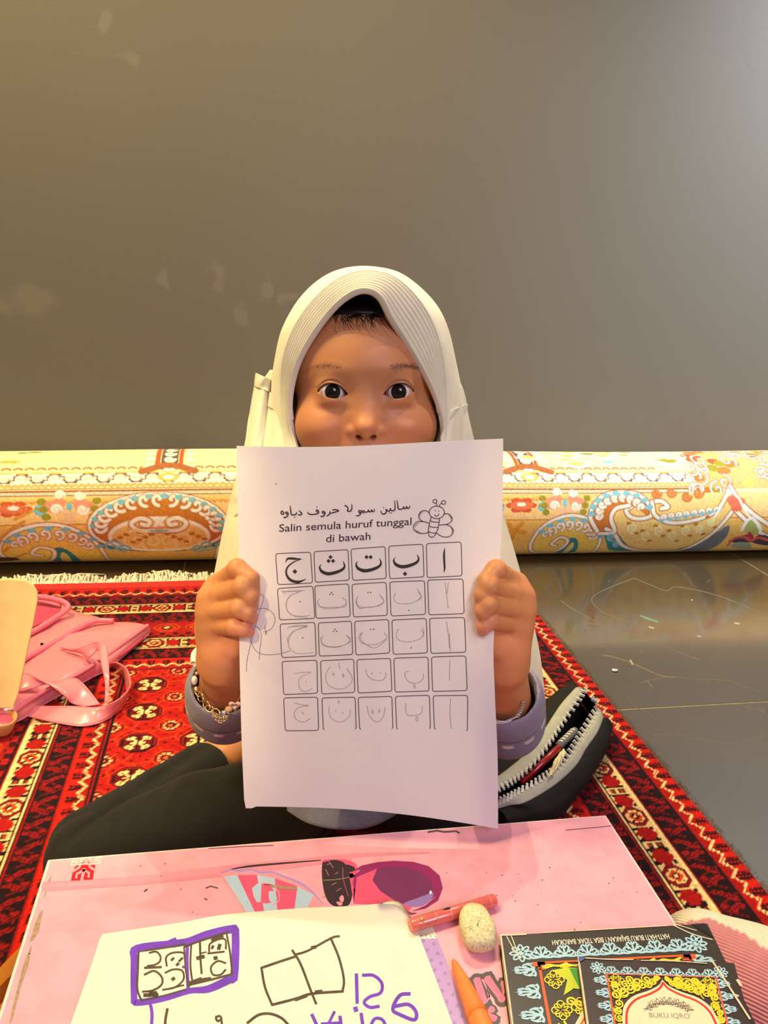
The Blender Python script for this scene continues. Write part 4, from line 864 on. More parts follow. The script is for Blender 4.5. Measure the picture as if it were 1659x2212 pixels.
class BookDecal(Decal):
    def crest(s, x, y, w, h, ang=0):
        """lacy crown motif"""
        c, sn = math.cos(ang), math.sin(ang); T = lambda a, b: (x+(a*c-b*sn)*w, y+(a*sn+b*c)*h)
        s.line([T(*p) for p in [(-.48, .42), (-.30, .46), (0, .40), (.30, .46), (.48, .42)]], w*.09, M_SKY, smooth=3)
        for q in (-1, 1):
            s.line([T(q*a, b) for a, b in [(.06, .38), (.30, .30), (.40, .10), (.28, -.02), (.20, .12)]], w*.075, M_SKY, smooth=4)
            s.line([T(q*a, b) for a, b in [(.04, .30), (.16, .02), (.22, -.26), (.12, -.36), (.07, -.22)]], w*.07, M_SKY, smooth=4)
            s.line([T(q*a, b) for a, b in [(.40, .42), (.46, .22), (.42, .12)]], w*.06, M_SKY, smooth=3); s.dot(*T(q*.26, -.16), w*.045, M_SKY, 8, h*.045)
        s.line([T(0, .4), T(0, -.18)], w*.08, M_SKY); s.fill([T(-.07, -.2), T(0, -.52), T(.07, -.2)], M_SKY)
    def rosette(s, x, y, w, h):
        for i in range(8):
            a = i*.785; s.line([(x+w*r*math.cos(a+d), y+h*r*math.sin(a+d)) for r, d in ((.12, 0), (.34, -.28), (.48, 0), (.34, .28), (.12, 0))], w*.07, M_SKY, smooth=3)
        s.dot(x, y, w*.13, M_SKY, 10, h*.13)
    def knot(s, x, y, w, h, m):
        s.line([(x+w*.5*math.cos(t)*abs(math.cos(2*t))**.5, y+h*.5*math.sin(t)*abs(math.cos(2*t))**.5) for t in np.linspace(0, 6.283, 60)[:-1]], w*.06, m, closed=True)
        s.line([(x+w*.42*math.cos(t)*abs(math.sin(2*t))**.5, y+h*.42*math.sin(t)*abs(math.sin(2*t))**.5) for t in np.linspace(0, 6.283, 60)[:-1]], w*.06, m, closed=True)
    def scroll(s, x, y, r, a0, d, m, w, k=1.0): s.line([(x+r*(1-t*.82)*math.cos(a0+d*t*8), y+k*r*(1-t*.82)*math.sin(a0+d*t*8)) for t in np.linspace(0, 1, 16)], w, m)
def aspect(mp):                       # cover units: u across 0..1, v down; equalise with the true side lengths
    p = [mp(0, 0, 0), mp(1, 0, 0), mp(0, 1, 0)]; return np.linalg.norm(p[1]-p[0]), np.linalg.norm(p[2]-p[0])
# big book: corners fitted to the picture, lower corners outside the frame
big, mpB = book('reading_book', [(1080, 2021), (1528, 1995), (1800, 2560), (1150, 2560)], ZT+.0085, .0083, 'larger black book under the brown one, blue lace border and warning line', 'big', M_COV1)
wB, hB = aspect(mpB); bd = BookDecal(lambda u, v, l: mpB(u/wB, v/hB, l))
X_, Y_ = wB, hB
bd.text('HATI-HATI BUKU BAJAKAN ! BISA TIDAK BAROKAH', (X_*.79, Y_*.042), (-X_*.555, 0), (0, Y_*.026), M_WT, bold=.006)
bw = X_*.108
for i in range(7): bd.crest(X_*(.175+i*.1065), Y_*.098, bw, bw*.62)
bd.rosette(X_*.085, Y_*.10, bw*1.0, bw*.85); bd.rosette(X_*.90, Y_*.10, bw*1.0, bw*.85)
for i in range(8): bd.crest(X_*.085, Y_*(.185+i*.105), bw, bw*.62, -1.571); bd.crest(X_*.905, Y_*(.185+i*.105), bw, bw*.62, 1.571)
bd.line([(X_*.155, Y_*1.0), (X_*.155, Y_*.155), (X_*.845, Y_*.155), (X_*.845, Y_*1.0)], .0022, M_ORP)
for sx in (.155, .845):
    for k in range(3): bd.line([(X_*sx, Y_*(.162+.012*k)), (X_*(sx+(.05 if sx < .5 else -.05)*(1-.3*k)), Y_*(.162+.012*k))], .0012, M_ORP)
    bd.fill([(X_*sx-.004, Y_*.150), (X_*sx+.004, Y_*.150), (X_*sx+.004, Y_*.172), (X_*sx-.004, Y_*.172)], M_ORP)
for k, (a, b) in enumerate(((.22, .165), (.30, .168), (.42, .166), (.52, .168), (.62, .166), (.74, .167))): bd.line([(X_*(a-.05), Y_*(b+.012)), (X_*(a-.02), Y_*(b+.002)), (X_*(a+.02), Y_*(b+.010)), (X_*(a+.06), Y_*(b-.002))], .0014, M_YEL, smooth=4); bd.line([(X_*(a-.04), Y_*(b+.018)), (X_*(a), Y_*(b+.008)), (X_*(a+.05), Y_*(b+.012))], .0012, M_YEL, smooth=4)
bd.fill([(X_*.205, Y_*.195), (X_*.28, Y_*.185), (X_*.335, Y_*.19), (X_*.36, Y_*.30), (X_*.285, Y_*.285), (X_*.235, Y_*.315), (X_*.265, Y_*.245)], M_GR2); bd.fill([(X_*.285, Y_*.19), (X_*.335, Y_*.19), (X_*.36, Y_*.30), (X_*.31, Y_*.29)], M_GR1); bd.fill([(X_*.345, Y_*.18), (X_*.47, Y_*.175), (X_*.48, Y_*.255), (X_*.38, Y_*.268)], M_GR1)
bd.line([(X_*.345, Y_*.185), (X_*.375, Y_*.30)], .0025, M_BBL)
for (a, b) in ((.21, .24), (.215, .38), (.30, .37)): bd.knot(X_*a, Y_*b, X_*.085, X_*.085, M_YEL)
for k in range(4): bd.scroll(X_*(.26+.035*k), Y_*(.345+.012*(k % 2)), X_*.022, k, 1 if k % 2 else -1, M_YEL, .0013)
bd.line([(X_*.19, Y_*.44), (X_*.22, Y_*.50), (X_*.21, Y_*.56)], .0016, M_YEL, smooth=4); bd.line([(X_*.215, Y_*.43), (X_*.24, Y_*.5), (X_*.23, Y_*.56)], .0014, M_YEL, smooth=4)
bd.fill([(X_*.235, Y_*.47), (X_*.30, Y_*.385), (X_*.7, Y_*.385), (X_*.7, Y_*.60), (X_*.30, Y_*.60)], M_CRP); bd.line([(X_*.31, Y_*.575), (X_*.26, Y_*.47), (X_*.315, Y_*.40), (X_*.7, Y_*.40)], .0016, M_ORP)
bd.fill([(X_*.92, Y_*.0), (X_*.985, Y_*.0), (X_*.995, Y_*.075), (X_*.965, Y_*.05)], M_BBL)
for P, w in (([(.006, .0), (.05, .002), (.12, .003)], .0012), ([(.003, .0), (.004, .3), (.004, .9)], .0011), ([(.03, .01), (.05, .07), (.075, .13)], .0007), ([(.05, .0), (.06, .05), (.07, .11)], .0007), ([(.83, .0), (.90, .05), (.985, .085)], .0008), ([(.85, .0), (.93, .035)], .0006), ([(.2, .001), (.5, .001), (.8, .001)], .0006)): bd.line([(X_*p[0], Y_*p[1]) for p in P], w, M_WORN, smooth=4)
bd.build('cover_print', big, label='lace border, yellow knotwork and upside-down warning lettering')
# small book on top
small, mpS = book('reading_book', [(1249, 2069), (1586, 2080), (1716, 2560), (1318, 2560)], ZT+.0152, .0064, 'smaller dark brown book on top, cream arch panel with grey lettering', 'small', M_COV2)
wS, hS = aspect(mpS); sd = BookDecal(lambda u, v, l: mpS(u/wS, v/hS, l)); X_, Y_ = wS, hS*.62; bw = X_*.102
for i in range(7): sd.crest(X_*(.20+i*.103), Y_*.105, bw, bw*.66)
sd.rosette(X_*.115, Y_*.09, bw*.95, bw*.9); sd.rosette(X_*.895, Y_*.095, bw*.95, bw*.9)
for i in range(13): sd.crest(X_*.12, Y_*(.20+i*.11), bw, bw*.66, -1.571); sd.crest(X_*.895, Y_*(.20+i*.11), bw, bw*.66, 1.571)
sd.line([(X_*.165, Y_*1.6), (X_*.165, Y_*.145), (X_*.855, Y_*.145), (X_*.855, Y_*1.6)], .0013, M_ORP)
for sx in (1, -1):
    cx_ = X_*.51; f_ = lambda u: cx_+sx*(u)*X_
    sd.knot(f_(-.29), Y_*.20, X_*.095, X_*.085, M_YEL)
    for k, (a, b, rr) in enumerate(((-.21, .19, .020), (-.16, .21, .026), (-.10, .185, .022), (-.06, .21, .018), (-.30, .27, .024), (-.26, .30, .026), (-.21, .27, .026), (-.17, .26, .022), (-.13, .24, .022), (-.31, .33, .022), (-.30, .40, .020), (-.31, .46, .018), (-.09, .235, .018), (-.035, .175, .014), (-.24, .235, .020), (-.31, .235, .016), (-.31, .52, .018), (-.315, .60, .018))):
        sd.scroll(f_(a), Y_*b, X_*rr*1.2, k*1.3, sx*(1 if k % 2 else -1), M_YEL, .0010); sd.scroll(f_(a), Y_*b, X_*rr*1.6, k*1.3+2, -sx, M_YEL, .0008)
arch = [(.0, .185), (.03, .235), (.10, .285), (.20, .335), (.265, .41), (.29, .50), (.30, .62), (.30, .80), (.30, 1.3), (.2, 1.5), (0, 1.6)]
L_ = [(.51*X_-p[0]*X_, p[1]*Y_) for p in arch]; R_ = [(.51*X_+p[0]*X_, p[1]*Y_) for p in arch]
sm_ = lambda P: [tuple(q) for q in catmull(P, 40)]
sd.fill(sm_(L_)[::-1]+sm_(R_)[1:], M_CRP); sd.line([( .51*X_+(x-.51*X_)*.93, y+.028*Y_) for x, y in sm_(L_)], .0014, M_REDL); sd.line([(.51*X_+(x-.51*X_)*.93, y+.028*Y_) for x, y in sm_(R_)], .0014, M_REDL)
for i in range(20):                  # arched calligraphy line
    t = (i-9.5)/9.5; x, y = X_*(.51+.13*t), Y_*(.385+.055*t*t); a = t*.8
    sd.line([(x-.0016, y+.0014), (x+.0006*math.cos(a), y-.0016-.0010*(i % 3)), (x+.0018, y+.0008)], .0005, M_GREYT, smooth=4); sd.line([(x-.0024, y+.0010*(i % 2)), (x+.0026, y+.0010-.0012*(i % 3))], .0006, M_GREYT)
    if i % 2: sd.dot(x, y-.0034, .0005, M_GREYT, 6, .0004)
sd.text("BUKU IQRO'", (X_*.385, Y_*.512), (X_*.255, 0), (0, -Y_*.040), M_GREYT, bold=.004)
for P, w in (([(.86, .0), (.93, .25), (1.0, .5)], .0013), ([(.0, .0), (.001, .4), (.001, .9)], .0010), ([(.02, .005), (.2, .012), (.35, .006)], .0007), ([(.4, .012), (.6, .008), (.82, .02)], .0006), ([(.99, .17), (1.0, .21)], .002), ([(.94, .30), (.965, .31)], .0014)): sd.line([(X_*p[0], Y_*p[1]) for p in P], w, M_WORN, smooth=4)
sd.fill([(0, 0), (X_*.05, 0), (X_*.02, Y_*.035), (0, Y_*.045)], mat('blue_corner', (70, 90, 130), .4))
sd.build('cover_print', small, label='blue lace border, yellow scrollwork and cream arch with grey title')

# ------------------------------------------------------------------ the seated child (world frame; the face in its own frame, in mm)
HO = atD(790, 847, 0.640); HF = (HO-CAM)/np.linalg.norm(HO-CAM)
HX = CM[0]-HF*(CM[0]@HF); HX /= np.linalg.norm(HX); HZ = np.cross(HX, HF)
HB = np.stack([HX, HF, HZ])                      # rows: local x (picture right), y (away from the viewer), z (up)
def h2w(P): return HO+(np.asarray(P, float)/1000)@HB
def w2h(p): return (np.asarray(p, float)-HO)@HB.T*1000
S_ = 0.3765
fx = lambda px: (px-790)*S_
fz = lambda py: (847-py)*S_

def lid_curves(X):
    """upper and lower lid height above the eye centre, for x measured towards the outer corner"""
    t = np.clip(np.abs(X)/12.4, 0, 1); tilt = X*0.09
    up = 6.9*(1-t**2.3)+tilt-.4; dn = -4.5*(1-t**2.1)+tilt-.4; return up, dn
EYX, EYY, EYR = 27.2, 13.0, 12.2
def face_extra(D, X, Y, Z):
    front = (Y < 40)
    b = np.zeros(np.broadcast_shapes(X.shape, Y.shape, Z.shape), np.float32)
    g = lambda x, z, sx, sz: np.exp(-((X-x)/sx)**2-((Z-z)/sz)**2)
    for q in (-1, 1):
        b += -1.2*g(q*26, 17, 18, 7)                        # brow
        b += 1.2*g(q*14, 1, 6, 8)                           # inner corner hollow
        b += 1.0*g(q*40, -2, 9, 9)
        b += .7*g(q*25, -14, 12, 3.2)-1.0*g(q*27, -8.5, 11, 3.2)   # eye bag and the fold below it
        b += .9*g(q*22, -37, 4.0, 7)+.9*g(q*28, -46, 5, 9)      # smile fold
        b += -3.0*g(q*37, -30, 15, 13)                      # raised cheek
        Xo = q*(X-q*EYX); up, dn = lid_curves(Xo); w = np.exp(-(Xo/13)**4)
        b += 0.9*w*np.exp(-((Z-(up+2.6))/.75)**2)           # lid crease
    b += 1.2*g(0, -47, 3.0, 5)                              # philtrum
    D += np.where(front, b, 0)
def build_face(f):
    K = 10
    f.ell((0, 84, 26), (70, 88, 66), K); f.ell((0, 58, 20), (62, 60, 56), K); f.ell((0, 56, -28), (58, 57, 66), 14)
    f.ell((0, 40, -72), (30, 30, 24), 18)
    for q in (-1, 1): f.ell((q*35, 34, -28), (24, 26, 24), 16)
    f.ell((0, 22, -52), (26, 20, 20), 14)
    # nose
    f.cap((0, 11.5, 3), (0, 3.4, -20), 5.6, 6.6, 14); f.ell((0, -2.6, -28.5), (7.8, 8.4, 6.8), 7)
    for q in (-1, 1): f.ell((q*10.6, 4.4, -31.4), (5.6, 7.6, 5.0), 4)
    f.ell((0, 0, -34.5), (3.4, 7, 3.6), 3)
    for q in (-1, 1): f.cap((q*5.8, -2.5, -37.6), (q*7.0, 4, -31), 2.5, 1.6, 1.4, sub=True)
    # lips in a wide smile
    f.cap((-12, 4, -57), (12, 4, -57), 4.2, 4.2, 3); f.cap((-11, 5, -65), (11, 5, -65), 4.8, 4.8, 3)
    for q in (-1, 1): f.cap((q*12, 4, -57.5), (q*24, 13, -54), 3.4, 1.4, 3); f.cap((q*11, 5, -65), (q*24, 13, -55), 4.0, 1.4, 3)
    f.chain([(-25, 13, -54), (-12, 1, -60.5), (0, -.5, -61.5), (12, 1, -60.5), (25, 13, -54)], [.8, 1.1, 1.2, 1.1, .8], 1.2, sub=True)
    # lids: a shell over each eyeball, opened in an almond
    for q in (-1, 1): f.ell((q*EYX, EYY+.2, 0), (EYR+1.4,)*3, 7)
    f.apply(lambda X, Y, Z: np.full(np.broadcast_shapes(X.shape, Y.shape, Z.shape), 99, np.float32), (0, 0, 0), (1, 1, 1), 1)
    X = f.ax[0][:, None, None]; Y = f.ax[1][None, :, None]; Z = f.ax[2][None, None, :]
    face_extra(f.D, X, Y, Z)
    for q in (-1, 1):
        def alm(X, Y, Z):
            up, dn = lid_curves(q*(X-q*EYX)); a = np.maximum(Z-up, dn-Z)*.85
            a = np.maximum(a, np.abs(X-q*EYX)-12.4); return np.maximum(a, Y-(EYY-1.0))+0*Y
        f.apply(alm, (q*EYX-14, -12, -9), (q*EYX+14, 20, 9), 0.9, sub=True)

BASE = onZ(790, 1700, 0.011); BASE = np.array([0.10, 0.76, ZR+.001])
SHL, SHR = np.array([.045, .762, .360]), np.array([.200, .762, .360])
ELL_, ELR = atD(488, 1520, .742), atD(1094, 1552, .742)
NECK0, NECK1 = h2w((0, 72, -78)), np.array([.118, .765, .385])
HIPL, HIPR = np.array([.060, .722, .062]), np.array([.165, .745, .080])
KNL, KNR = np.array([-.152, .668, .046]), np.array([.196, .655, .058])
ANL, ANR = np.array([-.022, .832, .040]), np.array([.235, .83, .040])
TOL, TOR = np.array([.040, .880, .030]), np.array([.205, .90, .030])
WRL, WRR = atD(480, 1432, .634), atD(1089, 1434, .634)
def body_field(f):
    f.chain([NECK0, NECK1], [.036, .040], .03)
    f.ell((.12, .77, .30), (.088, .064, .11), .04); f.ell((.115, .772, .17), (.082, .066, .10), .05); f.ell((.122, .785, .080), (.084, .072, .064), .03)
    for s, e, w in ((SHL, ELL_, WRL), (SHR, ELR, WRR)):
        f.chain([s, e, w], [.030, .026, .0172], .012)
    for h, k, a, t in ((HIPL, KNL, ANL, TOL), (HIPR, KNR, ANR, TOR)):
        f.chain([h, k], [.042, .027], .02); f.chain([k, a], [.026, .024], .015); f.chain([a, a+(t-a)*.5, t], [.024, .021, .013], .012)

def skin_cols(V):
    H = w2h(V); x, y, z = H.T; c = np.empty((len(V), 3)); c[:] = linN((196, 130, 85))
    face = (y < 50) & (np.abs(x) < 75) & (z > -90) & (z < 100)
    g = lambda a, b, sx, sz: np.exp(-((x-a)/sx)**2-((z-b)/sz)**2)*face
    def mixc(w, col): c[:] = c*(1-w[:, None])+linN(col)*w[:, None]
    for q in (-1, 1):
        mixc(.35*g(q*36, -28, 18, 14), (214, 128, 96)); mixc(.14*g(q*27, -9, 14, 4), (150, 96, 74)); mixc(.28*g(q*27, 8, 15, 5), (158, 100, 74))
        X = q*(x-q*EYX); up, dn = lid_curves(X); inn = face & (np.abs(X) < 13)
        mixc(.85*np.exp(-((z-up)/.8)**2)*inn*(y < 16), (52, 30, 24)); mixc(.45*np.exp(-((z-dn)/.7)**2)*inn*(y < 16), (120, 66, 52))
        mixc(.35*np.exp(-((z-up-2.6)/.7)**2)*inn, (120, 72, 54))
        t = (X+9)/32; bz = 19.3+2.4*np.sin(np.clip(t, 0, 1)*2.6)-2.6*t*t; mixc(.40*np.exp(-((z-bz)/2.3)**2)*((t > 0) & (t < 1))*np.clip(np.sin(np.clip(t, 0, 1)*3.14)*2.2, 0, 1)*face, (92, 58, 46))
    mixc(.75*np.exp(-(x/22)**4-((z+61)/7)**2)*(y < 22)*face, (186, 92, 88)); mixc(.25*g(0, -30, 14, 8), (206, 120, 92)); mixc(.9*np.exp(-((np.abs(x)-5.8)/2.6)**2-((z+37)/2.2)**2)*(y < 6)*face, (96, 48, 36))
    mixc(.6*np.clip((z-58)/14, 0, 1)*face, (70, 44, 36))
    return c
M_SKIN = mat('child_skin', (206, 146, 104), 0.48, 0.04, 30, 0.06, 900, 0.4, attr=True, sss=0.12)

# hands: joints in picture coordinates plus depth; fingers close over the sheet, thumb behind it
def hand_field(f, side):
    if side < 0:
        W = WRL; mcp = [atD(468, 1266, .618), atD(452, 1292, .613), atD(450, 1322, .613), atD(458, 1350, .617)]
        ch = [[(513, 1228, .590), (543, 1250, .5835), (548, 1284, .5870)], [(525, 1268, .5825), (541, 1290, .5815), (544, 1310, .5870)], [(518, 1314, .582), (535, 1325, .581), (544, 1334, .5865)], [(508, 1354, .587), (526, 1360, .584), (538, 1364, .588)]]
        th = [atD(482, 1412, .624), atD(504, 1396, .614), atD(532, 1345, .6035), atD(556, 1310, .602)]
    else:
        W = WRR; mcp = [atD(1114, 1260, .616), atD(1130, 1288, .611), atD(1132, 1318, .611), atD(1122, 1348, .616)]
        ch = [[(1072, 1230, .588), (1050, 1254, .583), (1040, 1282, .5865)], [(1056, 1264, .5815), (1043, 1286, .581), (1040, 1306, .587)], [(1055, 1306, .580), (1043, 1320, .580), (1043, 1334, .5865)], [(1058, 1340, .585), (1046, 1352, .583), (1043, 1362, .588)]]
        th = [atD(1094, 1410, .624), atD(1078, 1396, .613), atD(1054, 1348, .6035), atD(1030, 1312, .602)]
    f.chain([ELL_ if side < 0 else ELR, W], [.026, .0172], .012)
    cen = np.mean(mcp, 0)
    for m in mcp: f.cap(W+(m-W)*.12, m, .0125, .0078, .010)
    f.ell(W+(cen-W)*.55+np.array([0, .008, 0]), (.016, .013, .020), .010)
    f.cap(th[0], th[1], .0120, .0100, .010); f.cap(W, th[0], .016, .0120, .012)
    for k, (m, c) in enumerate(zip(mcp, ch)):
        r0 = (.0076, .0079, .0076, .0070)[k]; P = [m]+[atD(*q) for q in c]; b0 = P[0]+(P[1]-P[0])*.34
        f.cap(P[0], b0, r0*1.05, r0, .006); f.cap(b0, P[1], r0, r0*.93, .0011); f.cap(P[1], P[2], r0*.94, r0*.82, .0010); f.cap(P[2], P[3], r0*.82, r0*.66, .0010)
        f.ell(P[1], (r0*1.03,)*3, .0012)
    f.chain(th[1:], [.0094, .0080, .0060], .004)
    return mcp, ch, th

def cut(V, Q, inside):
    keep = ~inside(V[Q].mean(1)); return V, Q[keep]
fb = Field((-.24, .50, .0), (.36, .96, .52), .0034); body_field(fb); Vb, Qb = fb.mesh(); Vb = smooth_mesh(Vb, Qb, 4)
hb = [(np.minimum.reduce([WRL, ELL_])-.09, np.maximum.reduce([WRL, ELL_])+.09)]
def near_arm(V, a, b, t0): 
    t = ((V-a)@(b-a))/((b-a)@(b-a)); return (t > t0) & (np.linalg.norm(V-(a+t[:, None]*(b-a)), axis=1) < .06)
Vb, Qb = cut(Vb, Qb, lambda C: near_arm(C, ELL_, WRL, .25) | near_arm(C, ELR, WRR, .25))
# head, coarse, and the face, fine
fh = Field((-78, -26, -108), (78, 180, 100), 3.0); build_face(fh); fh.cap(w2h(NECK0), w2h(NECK0)+(w2h(NECK1)-w2h(NECK0))*.35, 36, 37, 20); Vh, Qh = fh.mesh()
ff = Field((-64, -22, -80), (64, 52, 74), .68); build_face(ff); Vf, Qf = ff.mesh(); Vf = smooth_mesh(Vf, Qf, 2)
Vh, Qh = cut(Vh, Qh, lambda C: (np.abs(C[:, 0]) < 61) & (C[:, 1] < 49) & (C[:, 2] > -77) & (C[:, 2] < 71))
parts = [(Vb, Qb), (h2w(Vh), Qh), (h2w(Vf), Qf)]
HANDS = {}
for side, w, e in ((-1, WRL, ELL_), (1, WRR, ELR)):
    lo = np.minimum(w, e)-np.array([.045, .035, .035]); hi = np.maximum(w, e)+np.array([.055, .04, .125]); lo[0] -= .02; hi[0] += .02; lo[1] = .475; lo[2] -= .01
    f = Field(lo, hi, .00115); HANDS[side] = hand_field(f, side); Vq, Qq = f.mesh(); Vq = smooth_mesh(Vq, Qq, 2)
    Vq, Qq = cut(Vq, Qq, lambda C: ~near_arm(C, e, w, .22) & (((C-e)@(w-e))/((w-e)@(w-e)) < .22)); parts.append((Vq, Qq))
off = 0; Vs, Qs = [], []
for V, Q in parts: Vs.append(V); Qs.append(Q+off); off += len(V)
V = np.concatenate(Vs); Q = np.concatenate(Qs); cols = skin_cols(V)
for side in (-1, 1):
    for c in HANDS[side][1]:
        t = atD(*c[2]); w = np.exp(-(np.linalg.norm(V-t, axis=1)/.007)**2)*.7; cols = cols*(1-w[:, None])+linN((226, 132, 124))*w[:, None]
    for p, r in ((HANDS[side][2][1], .02), (atD(*HANDS[side][1][3][1]), .012)):
        w = np.exp(-(np.linalg.norm(V-p, axis=1)/r)**2)*.4; cols = cols*(1-w[:, None])+linN((222, 134, 112))*w[:, None]
person = obj('person', V, Q, M_SKIN, origin=BASE, cols=cols, cat='person',
             label='child in a pale headscarf seated behind the pink table, holding up a worksheet')
# eyes
M_EYE = mat('eye', (255, 255, 255), 0.07, 0.0, 10, 0, 10, 0.35, attr=True, coat=0.15)
for q in (-1, 1):
    n, m = 40, 36; th = np.r_[np.linspace(0, .75, 28), np.linspace(.78, np.pi, 12)]; ph = np.linspace(0, 2*np.pi, m, endpoint=False)
    T, Pp = np.meshgrid(th, ph, indexing='ij'); rr = EYR*(1+.055*np.exp(-(T/.42)**4)); gz = np.array([-q*.02, -1, .02]); gz /= np.linalg.norm(gz)
    ux = np.cross(gz, [0, 0, 1]); ux /= np.linalg.norm(ux); uz = np.cross(ux, gz)
    P = np.array([q*EYX, EYY, 0])+rr[..., None]*(np.cos(T)[..., None]*gz+np.sin(T)[..., None]*(np.cos(Pp)[..., None]*ux+np.sin(Pp)[..., None]*uz))
    c = np.empty((*T.shape, 3)); c[:] = linN((222, 208, 200)); c[T > .75] = linN((205, 160, 150)); c[T < .555] = linN((26, 14, 10)); c[(T < .50)] = linN((30, 16, 10)); c[T < .30] = linN((6, 5, 5))
    c[(T < .5) & (T > .3) & (np.sin(Pp*17+T*9) > .4)] = linN((34, 18, 11))
    obj('eye', h2w(P.reshape(-1, 3)), grid_faces(len(th), m, False, True), M_EYE, person, cols=c.reshape(-1, 3), label='dark brown eye')
# lashes and brow hairs
M_HAIR = mat('black_hair', (18, 13, 12), 0.45, 0.1, 80); M_BROW = mat('brow_hair', (84, 54, 42), 0.6, 0.1, 80)
def face_y(x, z):
    i = int(np.clip((x-ff.lo[0])/ff.h, 0, ff.D.shape[0]-1)); k = int(np.clip((z-ff.lo[2])/ff.h, 0, ff.D.shape[2]-1)); col = ff.D[i, :, k]; j = int(np.argmax(col < 0)); return ff.ax[1][max(j, 1)]-.2
parts = []; 
for q in (-1, 1):
    for i in range(46):
        X = -11+22.5*i/45; up, dn = lid_curves(np.array([X])); x = q*EYX+q*X; z = float(up[0])+.1; y = EYY-math.sqrt(max((EYR+1.5)**2-X*X-z*z, 4)); l = 2.2+1.6*i/45
        parts.append(tube([h2w((x, y, z)), h2w((x+q*(.3+.02*i)*.5, y-l*.8, z+.1)), h2w((x+q*(.6+.03*i)*.7, y-l*1.1, z+l*.55))], [.00020, .00014, .00005], 4, False))
v, f = join(parts); obj('eyelashes', v, f, M_HAIR, person, label='short dark upper lashes', kind='stuff')
parts = []
for q in (-1, 1):
    for i in range(150):
        t = random.random()**.9; X = -9+32*t; z = 19.0+2.4*math.sin(t*2.6)-2.6*t*t+random.gauss(0, 1.5)*(1-.5*t); x = q*(EYX+X)
        if abs(x) > 60: continue
        y = face_y(x, z); a = random.gauss(.2, .25)-.2*t; l = random.uniform(1.8, 3.4); x2, z2 = x+q*l*math.cos(a), z+l*math.sin(a); y2 = face_y(np.clip(x2, -62, 62), z2)
        parts.append(tube([h2w((x, y, z)), h2w(((x+x2)/2, (y+y2)/2-.35, (z+z2)/2)), h2w((x2, y2-.1, z2))], [.00008, .00007, .00002], 3, False))
v, f = join(parts); obj('eyebrows', v, f, M_BROW, person, label='soft brown eyebrows', kind='stuff')
# hair under the scarf: a cap with loose strands at the forehead
u = np.linspace(0, 2*np.pi, 60, endpoint=False); t = np.linspace(0.02, 1.0, 26); cap = []
for a in u:
    for s in t:
        th = s*1.45; d = np.array([math.sin(th)*math.cos(a), math.sin(th)*math.sin(a), math.cos(th)]); lim = 1
        p = np.array([0, 84, 26])+d*np.array([71.5, 89, 68])
        if p[1] < 40: p[2] = max(p[2], 62-.006*p[0]**2+1.2*math.sin(a*37)+.10*abs(p[0])*0+6*math.sin(a*9)*0); 
        cap.append(p)
cap = np.array(cap); fr = (cap[:, 1] < 60) & (cap[:, 2] < 61); cap[fr, 1] += 16
obj('hair', h2w(cap), grid_faces(60, 26, True, False), M_HAIR, person, label='black hair under the scarf')
parts = []
for i in range(170):
    x = float(np.clip(random.gauss(-2, 20), -44, 40)); z0 = 62+random.uniform(-2, 6); l = random.uniform(6, 18); a = random.gauss(-.25, .5); P = []
    for s in np.linspace(0, 1, 5):
        xx, zz = x+l*s*math.sin(a+s*.5), z0-l*s*math.cos(a); zz = min(zz, 73); P.append(h2w((xx, face_y(np.clip(xx, -60, 60), min(zz, 72))-.25, zz)))
    parts.append(tube(P, [.00020, .00018, .00015, .0001, .00003], 3, False))
v, f = join(parts); obj('loose_strands', v, f, M_HAIR, person, label='fine loose hair at the forehead', kind='stuff')

# ---- clothes: trousers and shirt volumes
M_TROUS = mat('black_ribbed_trousers', (34, 31, 28), 0.85, 0.12, 60, sheen=0.05, ribs=('DIAGONAL', 190, 0.45, 0.3), spec=0.2)
ft = Field((-.25, .52, .004), (.36, .93, .27), .0024)
ft.ell((.125, .785, .085), (.092, .080, .075), .03)
for h, k, a in ((HIPL, KNL, ANL), (HIPR, KNR, ANR)):
    ft.chain([h, (h+k)/2+[0, 0, .008], k], [.052, .043, .040], .014); ft.cap(k+[-.004, .020, -.003], k+(a-k)*.5, .037, .037, .002); ft.cap(k+(a-k)*.5, a+(k-a)*.20, .037, .034, .006)
    d = (a-k)/np.linalg.norm(a-k); ft.cap(a-d*.046, a+d*.06, .0262, .0270, .003, sub=True)
nrm = np.array([.55, .8, 0])
for i, (t, r) in enumerate(((.10, .004), (.30, .003), (.55, .0035), (.75, .003))):
    p = HIPL+(KNL-HIPL)*t; ft.cap(p+[-.03, -.06, .05], p+[.03, .03, .075], r, r, .012, sub=True)
for i, t in enumerate((.12, .35, .62, .85)):
    p = KNL+(ANL-KNL)*t; ft.cap(p+[-.03, -.035, .036], p+[.03, .03, .042], .003, .003, .012, sub=True)
Vt, Qt = ft.mesh(); Vt = smooth_mesh(Vt, Qt, 3); Vt[:, 2] = np.maximum(Vt[:, 2], ZR+.0015)
obj('trousers', Vt, Qt, M_TROUS, person, label='black ribbed trousers')
M_SHIRT = mat('grey_violet_knit', (255, 255, 255), 0.9, 0.08, 200, attr=True, sheen=0.15, ribs=('Z', 260, 0.35, 0.2), spec=0.2)
fs = Field((-.12, .50, .06), (.37, .90, .44), .0026)
fs.ell((.12, .77, .30), (.100, .078, .12), .04); fs.ell((.115, .765, .17), (.098, .082, .105), .05); fs.cap((.05, .700, .150), (.18, .695, .150), .030, .030, .05); fs.cap((.06, .655, .128), (.15, .65, .128), .018, .018, .05)
Vt, Qt = fs.mesh(); Vt = smooth_mesh(Vt, Qt, 3); sc_ = np.empty((len(Vt), 3)); sc_[:] = linN((140, 138, 158))
